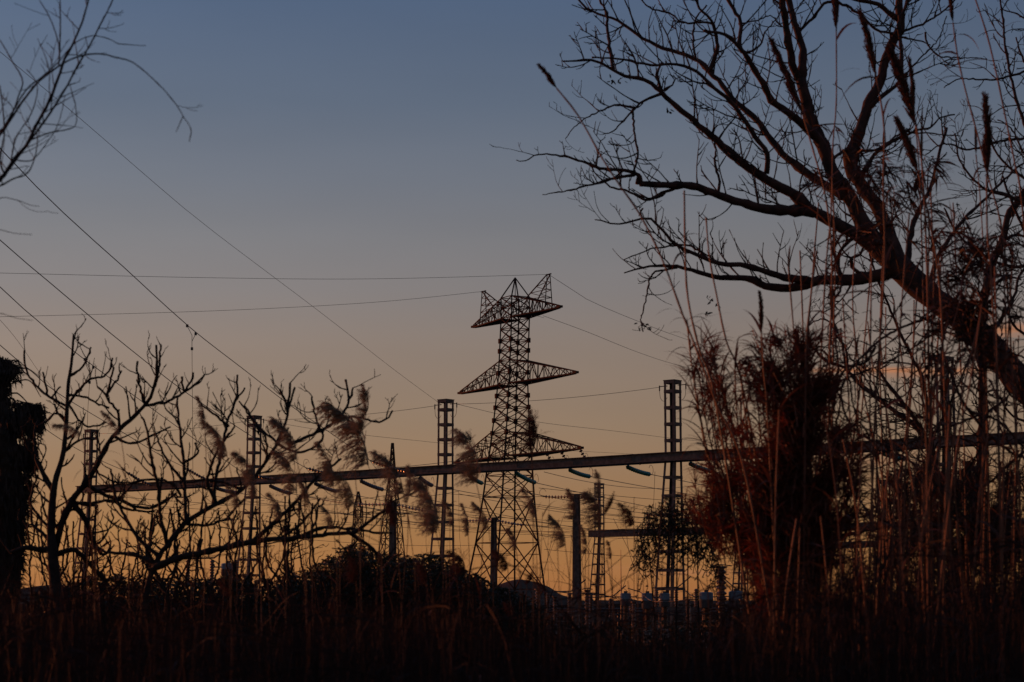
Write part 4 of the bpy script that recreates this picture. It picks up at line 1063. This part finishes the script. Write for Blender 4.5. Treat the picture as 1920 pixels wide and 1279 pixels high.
# ------------------------------------------------------------------ reeds and canes
rn = random.Random(77)
def plume_mesh(kind, seed):
    """feathery head along local Z, length 1, bulging to +X, hairs falling to -X"""
    r = random.Random(seed); mb = MB()
    soft = kind == 'reed'
    bulge = .13 if soft else .02
    def ax(t): return Vector((bulge*math.sin(math.pi*t)*(1.2-.4*t), .01*math.sin(5*t), t))
    mb.tube([ax(i/12) for i in range(13)], [.011*(1-.7*i/12) for i in range(13)], 4)
    nb = 230 if soft else 190
    clusters = [(r.uniform(.0,.95), r.uniform(.55,1.25), r.uniform(-.35,.35), r.uniform(-.3,.4)) for _ in range(28)]
    for i in range(nb):
        th = r.uniform(0, 2*math.pi)
        if soft:
            ct, cl_, ca_, cz_ = clusters[r.randrange(28)]
            t = min(.97, max(.01, ct+r.gauss(0,.035))); p = ax(t)
            d = Vector((math.cos(th)*.45-.34+ca_, math.sin(th)*.5, r.uniform(.35,.95)+cz_)).normalized()
            l = (.40*(1-t)**.7*(.45+.55*min(1, t*4))+.06)*r.uniform(.4,1.15)*cl_
        else:
            t = .02+.95*(i/nb)**.9; p = ax(t)
            d = Vector((math.cos(th)*.27, math.sin(th)*.27, 1)).normalized(); l = (.24*(1-t)**.5*(.6+.4*min(1,t*5))+.03)*r.uniform(.6,1.2)
        pts = [p]; n_ = 4; q = p.copy(); dd = d.copy()
        for k in range(n_):
            if soft: dd = (dd+Vector((-.20, 0, -.16))).normalized()
            q = q+dd*(l/n_); pts.append(q.copy())
        sd_ = dd.cross(Vector((r.uniform(-1,1),r.uniform(-1,1),.2))).normalized()
        w0 = .011 if soft else .026
        mb.strip(pts, [w0*.6, w0, w0*1.1, w0*.8, w0*.2], sd_)
        for h in range(7 if soft else 4):
            j = r.randint(1, n_); b = pts[j]; hd = (dd+Vector((r.uniform(-.7,.3),r.uniform(-.6,.6),r.uniform(-.6,.3)))).normalized(); hl = r.uniform(.03,.075) if soft else r.uniform(.02,.04)
            mb.strip([b, b+hd*hl*.5, b+hd*hl], ([.005,.008,.003] if soft else [.010,.014,.003]), hd.cross(Vector((r.uniform(-1,1),1,r.uniform(-1,1)))).normalized())
    me = bpy.data.meshes.new('plume'); me.from_pydata([tuple(v) for v in mb.v], [], mb.f); me.update()
    me.materials.append(M['plume'] if soft else M['plume_dark']); return me
PL = {'reed': [plume_mesh('reed', s) for s in range(9)], 'cane': [plume_mesh('cane', 20+s) for s in range(4)]}
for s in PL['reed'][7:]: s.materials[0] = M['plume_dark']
def put_plume(parent, base, tip, kind, var, fat=1.0):
    me = PL[kind][var % len(PL[kind])]
    o = bpy.data.objects.new('plume', me); CO.objects.link(o); o.parent = parent
    z = tip-base; Ln = z.length; z.normalize(); y = Vector((0,1,0)); x = y.cross(z).normalized(); y = z.cross(x)
    rt = rn.uniform(-.5,.5); x2 = x*math.cos(rt)+y*math.sin(rt); y2 = z.cross(x2)
    f = Ln*fat
    m = Matrix(((x2.x*f, y2.x*f, z.x*Ln, base.x-parent.location.x), (x2.y*f, y2.y*f, z.y*Ln, base.y-parent.location.y), (x2.z*f, y2.z*f, z.z*Ln, base.z-parent.location.z), (0,0,0,1)))
    o.matrix_local = m
    return o
def blade(mb, p, az_, el_, l, wd, droop, r):
    """long arching leaf blade"""
    d = Vector((math.cos(az_)*math.cos(el_), math.sin(az_)*math.cos(el_), math.sin(el_)))
    pts = [p]; q = p.copy(); n_ = 7
    sd_ = Vector((-math.sin(az_), math.cos(az_), 0)); sd_ = (sd_ + d.cross(sd_)*r.uniform(-.9,.9)).normalized()
    for k in range(n_):
        d = (d+Vector((0,0,-droop))).normalized(); q = q+d*(l/n_); pts.append(q.copy())
    mb.strip(pts, [wd*.55,wd*.95,wd,wd*.9,wd*.75,wd*.5,wd*.28,.0006], sd_)
def reed(px, Y, plume=None, kind='reed', rad=.006, leaves=3, leaf=(.25,.45), lw=.014, label='', cat='reed', group='', fat=1.0, var=None, mats=('reed_stem','cane_leaf'), droop=.18, lfrom=0, name='common_reed'):
    """px: rows from the top of the stem downwards, extended to the ground"""
    r = rn; k = Y/F; x0, y0 = px[-1]; g_ = gy(Y)
    pts = list(px)
    if y0 < g_:
        if len(px) > 1 and px[-1][1] != px[-2][1]: sl = (px[-1][0]-px[-2][0])/(px[-1][1]-px[-2][1])*.6
        else: sl = r.uniform(-.05,.05)
        xe = x0+max(-160, min(160, sl*(g_-y0))); pts += [((x0+xe)/2, (y0+g_)/2), (xe, g_)]
    sp4 = spline(pts, 22); W = [P(x, y, Y) for x, y in sp4]; W = W[::-1]; m_ = len(W); W[0].z = 0
    e = empty(name, W[0].copy(), label, cat, group)
    mb = MB(); rr = []
    for i in range(m_):
        f = 1-.45*i/(m_-1); rr.append(rad*f*(1.22 if (i % 4 == 0 and rad > .007) else 1))
    mb.tube(W, rr, 6 if rad > .007 else 4); mb.build('stem', M[mats[0]], e)
    if leaves:
        lb = MB()
        i0 = int(m_*lfrom)
        for j in range(leaves):
            i = r.randint(max(1, int(i0)), m_-1) if m_ > 2 else 1
            blade(lb, W[i], r.uniform(0, 2*math.pi), r.uniform(.5,1.25), r.uniform(*leaf), lw*r.uniform(.7,1.2), droop*r.uniform(.5,1.6), r)
        lb.build('leaves', M[mats[1]], e)
    if plume:
        t_ = P(plume[0], plume[1], Y+rn.uniform(-.06,.06)); put_plume(e, W[-1], t_, kind, rn.randint(0, 5) if var is None else var, fat)
    return e
GP = 'feathery common reeds in front of the substation'
pl = [ # tip, base, fatness, where
 ((607,755),(690,872),1.25,'largest drooping plume, just left of the third column'),
 ((683,720),(672,818),.8,'upright plume standing above the largest drooping one'),
 ((510,783),(556,862),1.2,'bent plume right of the second column, curling over at its tip'),
 ((515,845),(556,925),1.2,'hanging plume crossing the beam right of the second column'),
 ((594,827),(625,912),.9,'narrow plume over the string below the upright twigs'),
 ((612,874),(664,945),1.3,'thick plume crossing the beam under the narrow one'),
 ((702,847),(756,925),1.2,'plume touching the spire of the slender far tower'),
 ((766,872),(763,945),.6,'thin upright plume over the beam left of the third column'),
 ((774,888),(818,1000),1.05,'long plume hanging beside the foot of the third column'),
 ((398,800),(418,856),.9,'pale plume right of the clamp dropper'),
 ((436,847),(478,902),1.2,'plume brushing the second column at beam height'),
 ((370,742),(384,805),.7,'slim high plume beside the long dropper'),
 ((386,790),(426,856),1.1,'plume just below the slim high one'),
 ((191,771),(226,815),.8,'faint small plume among the fig shoots'),
 ((98,797),(152,812),.9,'faint flat-lying plume between the palm and first column'),
 ((856,802),(893,905),1.3,'curled plume right of the third column above the beam'),
 ((992,760),(998,846),.95,'dark upright plume in front of the pylon body'),
 ((780,905),(822,990),1.1,'plume behind the long one beside the third column'),
 ((978,915),(1006,970),1.0,'plume over the right leg of the pylon'),
 ((1030,964),(1060,1024),1.0,'plume in the open sky left of the tall lone post'),
 ((1066,918),(1074,975),1.1,'plume overlapping the top of the tall lone post'),
 ((1096,922),(1124,990),1.6,'thick plume covering the distant gantry column'),
 ((1118,880),(1122,935),.8,'plume pointing up above the distant gantry column'),
 ((1158,940),(1188,984),1.4,'dark curled plume right of the distant gantry column'),
 ((1152,921),(1134,965),.7,'plume leaning right beside the dark curled one'),
 ((866,943),(878,1005),.7,'thin plume left of the post before the pylon'),
 ((886,940),(916,990),1.1,'plume covering the head of the post before the pylon'),
 ((922,1030),(952,1066),1.5,'bushy low plume at the left pylon foot'),
 ((951,990),(968,1032),1.1,'short plume in the middle of the pylon base'),
 ((1138,1012),(1146,1048),.8,'tiny plume hanging below the distant beam'),
 ((998,1070),(988,1096),1.1,'tiny plume at the right pylon foot'),
 ((427,910),(448,952),1.1,'small plume under the beam left of the second column'),
 ((502,924),(528,972),1.1,'small plume under the beam right of the second column'),
 ((603,946),(625,988),1.0,'small plume low between two fig limbs'),
 ((832,938),(850,986),1.0,'small plume over the lower third column'),
 ((655,1040),(668,1090),1.4,'brownish plume against the dark bush, high left'),
 ((405,1088),(438,1112),1.5,'brownish plume low under the grey tank at left'),
 ((615,1128),(642,1160),1.4,'brownish plume low in the dark bush, left part'),
 ((780,1050),(800,1092),1.5,'brownish plume against the dark bush, below third column'),
 ((838,1030),(872,1072),1.6,'brownish plume at the top edge of the dark bush'),
 ((942,1128),(968,1156),1.3,'brownish plume below the pylon foot'),
 ((1090,985),(1098,1040),.8,'wispy plume leaning on the tall lone post'),
 ((560,900),(580,948),.9,'faint plume behind the hanging one'),
 ((455,880),(480,932),.9,'faint plume low on the second column'),
 ((720,930),(742,985),.9,'faint plume over the dark post'),
]
for i, (tp, bs, fat, wh) in enumerate(pl):
    Y = rn.uniform(12.5, 16.5)
    st = [bs, (bs[0]+(bs[0]-tp[0])*.28+rn.uniform(-3,3), bs[1]+70), (bs[0]+(bs[0]-tp[0])*.36+rn.uniform(-8,8), bs[1]+170)]
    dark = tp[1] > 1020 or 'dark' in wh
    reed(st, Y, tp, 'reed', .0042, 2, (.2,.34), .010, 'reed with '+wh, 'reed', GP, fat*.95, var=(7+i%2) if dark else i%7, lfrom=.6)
for i in range(54):
    x = rn.choice([rn.uniform(150,560), rn.uniform(600,1300), rn.uniform(990,1260)]); y = rn.uniform(930, 1090) if i < 34 else rn.uniform(1010, 1140)
    if i >= 34: x = rn.uniform(960, 1460)
    reed([(x,y),(x+rn.uniform(-8,14),y+90)], rn.uniform(12,18), None, leaves=3, leaf=(.15,.35), rad=.0035, lw=.009, label='thin plumeless reed stalk '+('before the left fig trees' if x < 570 else 'over the dark bush' if x < 950 else 'between the big pylon and the tall lone post' if x < 1085 else 'between the tall lone post and the fourth column' if x < 1250 else 'between the fourth column and the cane clump'), cat='reed', group='plumeless reed stalks', lfrom=.6)
# canes
GC = 'tall giant canes on the right'
def cane(px, Y, plume=None, label='', rad=.011, leaves=5, leaf=(.3,.6), fat=.9, lfrom=.5, lw=.02, droop=.2, group=GC, var=None):
    return reed(px, Y, plume, 'cane', rad, leaves, leaf, lw, label, 'cane', group, fat, var, ('cane','cane_leaf'), droop, lfrom, 'giant_cane')
cane([(1044,166),(1085,218),(1130,298),(1165,352),(1200,402),(1240,482),(1262,540),(1280,590),(1300,640),(1345,760),(1400,900)], 13, (1010,122), 'longest cane leaning left, its plume alone against the blue sky', .0095, 3, (.15,.3), 1.5, .5, .008)
cane([(1283,357),(1285,480),(1290,560),(1310,650),(1345,770)], 14, None, 'straight bare cane crossing the leftmost tree limbs', .011, 2, lfrom=.4)
cane([(1324,408),(1330,480),(1345,560),(1362,640),(1400,760)], 14.5, None, 'bare cane just right of the straight one, leaning inwards', .010, 2, lfrom=.4)
cane([(1505,215),(1530,300),(1550,380),(1560,500),(1555,700)], 15, (1446,78), 'cane with dark plume left of the forked limb', .011, 14, fat=.85)
cane([(1568,60),(1568,195),(1562,266),(1558,400),(1545,560)], 15.5, (1562,-60), 'cane with a very thin plume rising out of the top edge', .009, 4)
cane([(1643,146),(1656,219),(1658,274),(1656,352),(1658,500),(1640,800)], 14, (1612,22), 'cane with bristly plume between the two big limbs', .011, 9)
cane([(1718,236),(1728,300),(1735,420),(1740,600)], 15, (1665,90), 'cane with long heavy plume over the right big limb', .012, 10, fat=1.2)
cane([(1714,212),(1722,300),(1728,440)], 16.5, (1705,112), 'cane with slim upright plume right of the heavy one', .009, 6, fat=.8)
cane([(1722,326),(1740,400),(1760,520),(1770,700)], 14.5, (1680,222), 'cane with lower slanting plume beside the limb fork', .012, 12, fat=1.2)
cane([(1850,332),(1851,430),(1857,500),(1865,640),(1872,830)], 13.5, (1847,182), 'cane with thick spindle plume alone near the right edge', .011, 10, fat=1.0)
cane([(1787,43),(1795,102),(1810,168),(1830,242),(1855,340),(1877,422),(1890,560)], 15, (1776,-50), 'cane with hanging side leaves reaching the top edge', .010, 9, (.2,.4), lfrom=.35, droop=.45)
cane([(1826,-10),(1850,63),(1869,141),(1885,219),(1904,313),(1920,420)], 15.5, None, 'bare cane leaning left from the right edge to the top', .011, 5)
cane([(1830,290),(1840,400),(1846,560)], 16, (1828,240), 'short thin-headed cane left of the spindle plume', .008, 6)
cane([(1428,625),(1432,700),(1440,800)], 14, (1424,548), 'cane with small feathery head above the leafy clump', .008, 14, fat=1.0)
cane([(1531,470),(1520,560),(1512,640),(1510,760)], 14, None, 'cane rising from the top of the leafy clump', .010, 10)
ORD = ['first','second','third','fourth','fifth','sixth','seventh','eighth','ninth','tenth','eleventh','twelfth','thirteenth','fourteenth','fifteenth','sixteenth','seventeenth','eighteenth','nineteenth','twentieth']
UC = ([[(1638,440),(1619,659),(1595,870),(1585,1000)],[(1634,500),(1631,792),(1636,940)],[(1660,380),(1650,640),(1655,900)],[(1705,400),(1689,596),(1680,800)],[(1742,400),(1740,675),(1745,900)],
      [(1787,380),(1806,792),(1810,950)],[(1865,500),(1873,831)],[(1608,420),(1600,600),(1640,850),(1660,1000)],[(1580,560),(1592,760),(1600,900)],[(1675,560),(1700,760),(1695,950)],[(1720,540),(1700,800),(1670,1000)],
      [(1500,470),(1505,600),(1508,720)],[(1478,500),(1490,640),(1500,760)],[(1535,380),(1520,560),(1512,700)],[(1900,470),(1885,720),(1880,900)],[(1765,470),(1755,700),(1730,960)],[(1815,520),(1785,760),(1770,960)],
      [(1625,640),(1610,820),(1570,1000)],[(1835,600),(1850,800),(1845,1000)],[(1610,700),(1655,900),(1690,1100)]])
UC.sort(key=lambda c: c[0][0])
for i, c in enumerate(UC):
    cane(c, rn.uniform(13,18), None, 'bare cane, '+ORD[i]+' from left by its tip in the upright group below the leaning trunk', rn.uniform(.008,.012), 8, (.2,.5), lfrom=.3, group='upright bare canes below the leaning trunk')
for i in range(46):
    x = rn.uniform(1420, 1930); y = rn.uniform(760, 1080); l_ = rn.gauss(0, 26)
    cane([(x,y),(x-l_*.6,y+110),(x-l_,y+240)], rn.uniform(12,19), None, 'short cane low in the stand, '+('directly under the rust brown clump' if x < 1600 else 'between the rust brown clump and the fifth column' if x < 1750 else 'below the fifth column' if x < 1840 else 'by the right edge'), rn.uniform(.006,.011), 6, (.2,.5), lfrom=.2, group='short canes at lower right', lw=.018)
for i in range(20):
    x = rn.uniform(1590, 1925); y = rn.uniform(560, 860); l_ = rn.gauss(0, 38)
    cane([(x,y),(x-l_*.5+rn.uniform(-8,8),y+150),(x-l_,y+330)], rn.uniform(12,18), None, 'slender reddish cane standing free '+('left of the fifth column' if x < 1750 else 'in front of the fifth column' if x < 1810 else 'right of the fifth column'), rn.uniform(.006,.010), 7, (.15,.4), lfrom=.2, group='slender canes round the fifth column', lw=.015)
# leafy clump of canes
for i in range(34):
    f = i/33
    if .3 < f and i % 2: continue
    tx = 1300+f*270+rn.uniform(-16,16); ty = (640 if i % 4 == 0 else 720)+rn.uniform(-40,90)+ (0 if f < .3 else 20)+max(0,(f-.8))*250
    bx = 1480+(f-.5)*120; mx_ = bx+(tx-bx)*.5
    cane([(tx,ty),(tx+(mx_-tx)*.35+rn.uniform(-5,5),ty+(1000-ty)*.4),(mx_,950),(bx,1130)], rn.uniform(14.6, 17), None, ('leafy cane leaning out left of the rust brown clump, beside the fourth column' if f < .3 else 'leafy cane buried in the left half of the rust brown clump' if f < .65 else 'leafy cane buried in the right half of the rust brown clump'), .009, 120 if f > .3 else 80, (.16,.42), lfrom=.25 if f > .3 else .5, lw=.016, droop=.22, group='leafy canes of the dense clump')
for i in range(12):
    f = i/11; tx = 1560+rn.uniform(-50,40); ty = 760+rn.uniform(0,120)
    cane([(tx,ty),(tx-20,ty+150),(1520,1130)], rn.uniform(14.8,17), None, 'leafy cane on the right flank of the rust brown clump, leaning right', .009, 90, (.16,.36), lfrom=.35, lw=.016, droop=.2, group='leafy canes of the dense clump')
for (tx, ty, n_) in ((1840,560,46),(1880,470,30),(1760,480,34),(1560,330,26),(1745,360,30),(1900,640,30)):
    cane([(tx,ty),(tx+6,ty+160),(tx+2,ty+340)], rn.uniform(14,17), None, 'leafy cane top with drooping blades '+{1840:'under the spindle plume',1880:'by the right edge limb',1760:'over the thick trunk',1560:'over the main limb fork',1745:'beside the heavy plume',1900:'near the right edge, low'}[tx], .010, n_, (.2,.5), lfrom=.72, lw=.02, droop=.30, group='drooping cane tops')

# ------------------------------------------------------------------ undergrowth mass
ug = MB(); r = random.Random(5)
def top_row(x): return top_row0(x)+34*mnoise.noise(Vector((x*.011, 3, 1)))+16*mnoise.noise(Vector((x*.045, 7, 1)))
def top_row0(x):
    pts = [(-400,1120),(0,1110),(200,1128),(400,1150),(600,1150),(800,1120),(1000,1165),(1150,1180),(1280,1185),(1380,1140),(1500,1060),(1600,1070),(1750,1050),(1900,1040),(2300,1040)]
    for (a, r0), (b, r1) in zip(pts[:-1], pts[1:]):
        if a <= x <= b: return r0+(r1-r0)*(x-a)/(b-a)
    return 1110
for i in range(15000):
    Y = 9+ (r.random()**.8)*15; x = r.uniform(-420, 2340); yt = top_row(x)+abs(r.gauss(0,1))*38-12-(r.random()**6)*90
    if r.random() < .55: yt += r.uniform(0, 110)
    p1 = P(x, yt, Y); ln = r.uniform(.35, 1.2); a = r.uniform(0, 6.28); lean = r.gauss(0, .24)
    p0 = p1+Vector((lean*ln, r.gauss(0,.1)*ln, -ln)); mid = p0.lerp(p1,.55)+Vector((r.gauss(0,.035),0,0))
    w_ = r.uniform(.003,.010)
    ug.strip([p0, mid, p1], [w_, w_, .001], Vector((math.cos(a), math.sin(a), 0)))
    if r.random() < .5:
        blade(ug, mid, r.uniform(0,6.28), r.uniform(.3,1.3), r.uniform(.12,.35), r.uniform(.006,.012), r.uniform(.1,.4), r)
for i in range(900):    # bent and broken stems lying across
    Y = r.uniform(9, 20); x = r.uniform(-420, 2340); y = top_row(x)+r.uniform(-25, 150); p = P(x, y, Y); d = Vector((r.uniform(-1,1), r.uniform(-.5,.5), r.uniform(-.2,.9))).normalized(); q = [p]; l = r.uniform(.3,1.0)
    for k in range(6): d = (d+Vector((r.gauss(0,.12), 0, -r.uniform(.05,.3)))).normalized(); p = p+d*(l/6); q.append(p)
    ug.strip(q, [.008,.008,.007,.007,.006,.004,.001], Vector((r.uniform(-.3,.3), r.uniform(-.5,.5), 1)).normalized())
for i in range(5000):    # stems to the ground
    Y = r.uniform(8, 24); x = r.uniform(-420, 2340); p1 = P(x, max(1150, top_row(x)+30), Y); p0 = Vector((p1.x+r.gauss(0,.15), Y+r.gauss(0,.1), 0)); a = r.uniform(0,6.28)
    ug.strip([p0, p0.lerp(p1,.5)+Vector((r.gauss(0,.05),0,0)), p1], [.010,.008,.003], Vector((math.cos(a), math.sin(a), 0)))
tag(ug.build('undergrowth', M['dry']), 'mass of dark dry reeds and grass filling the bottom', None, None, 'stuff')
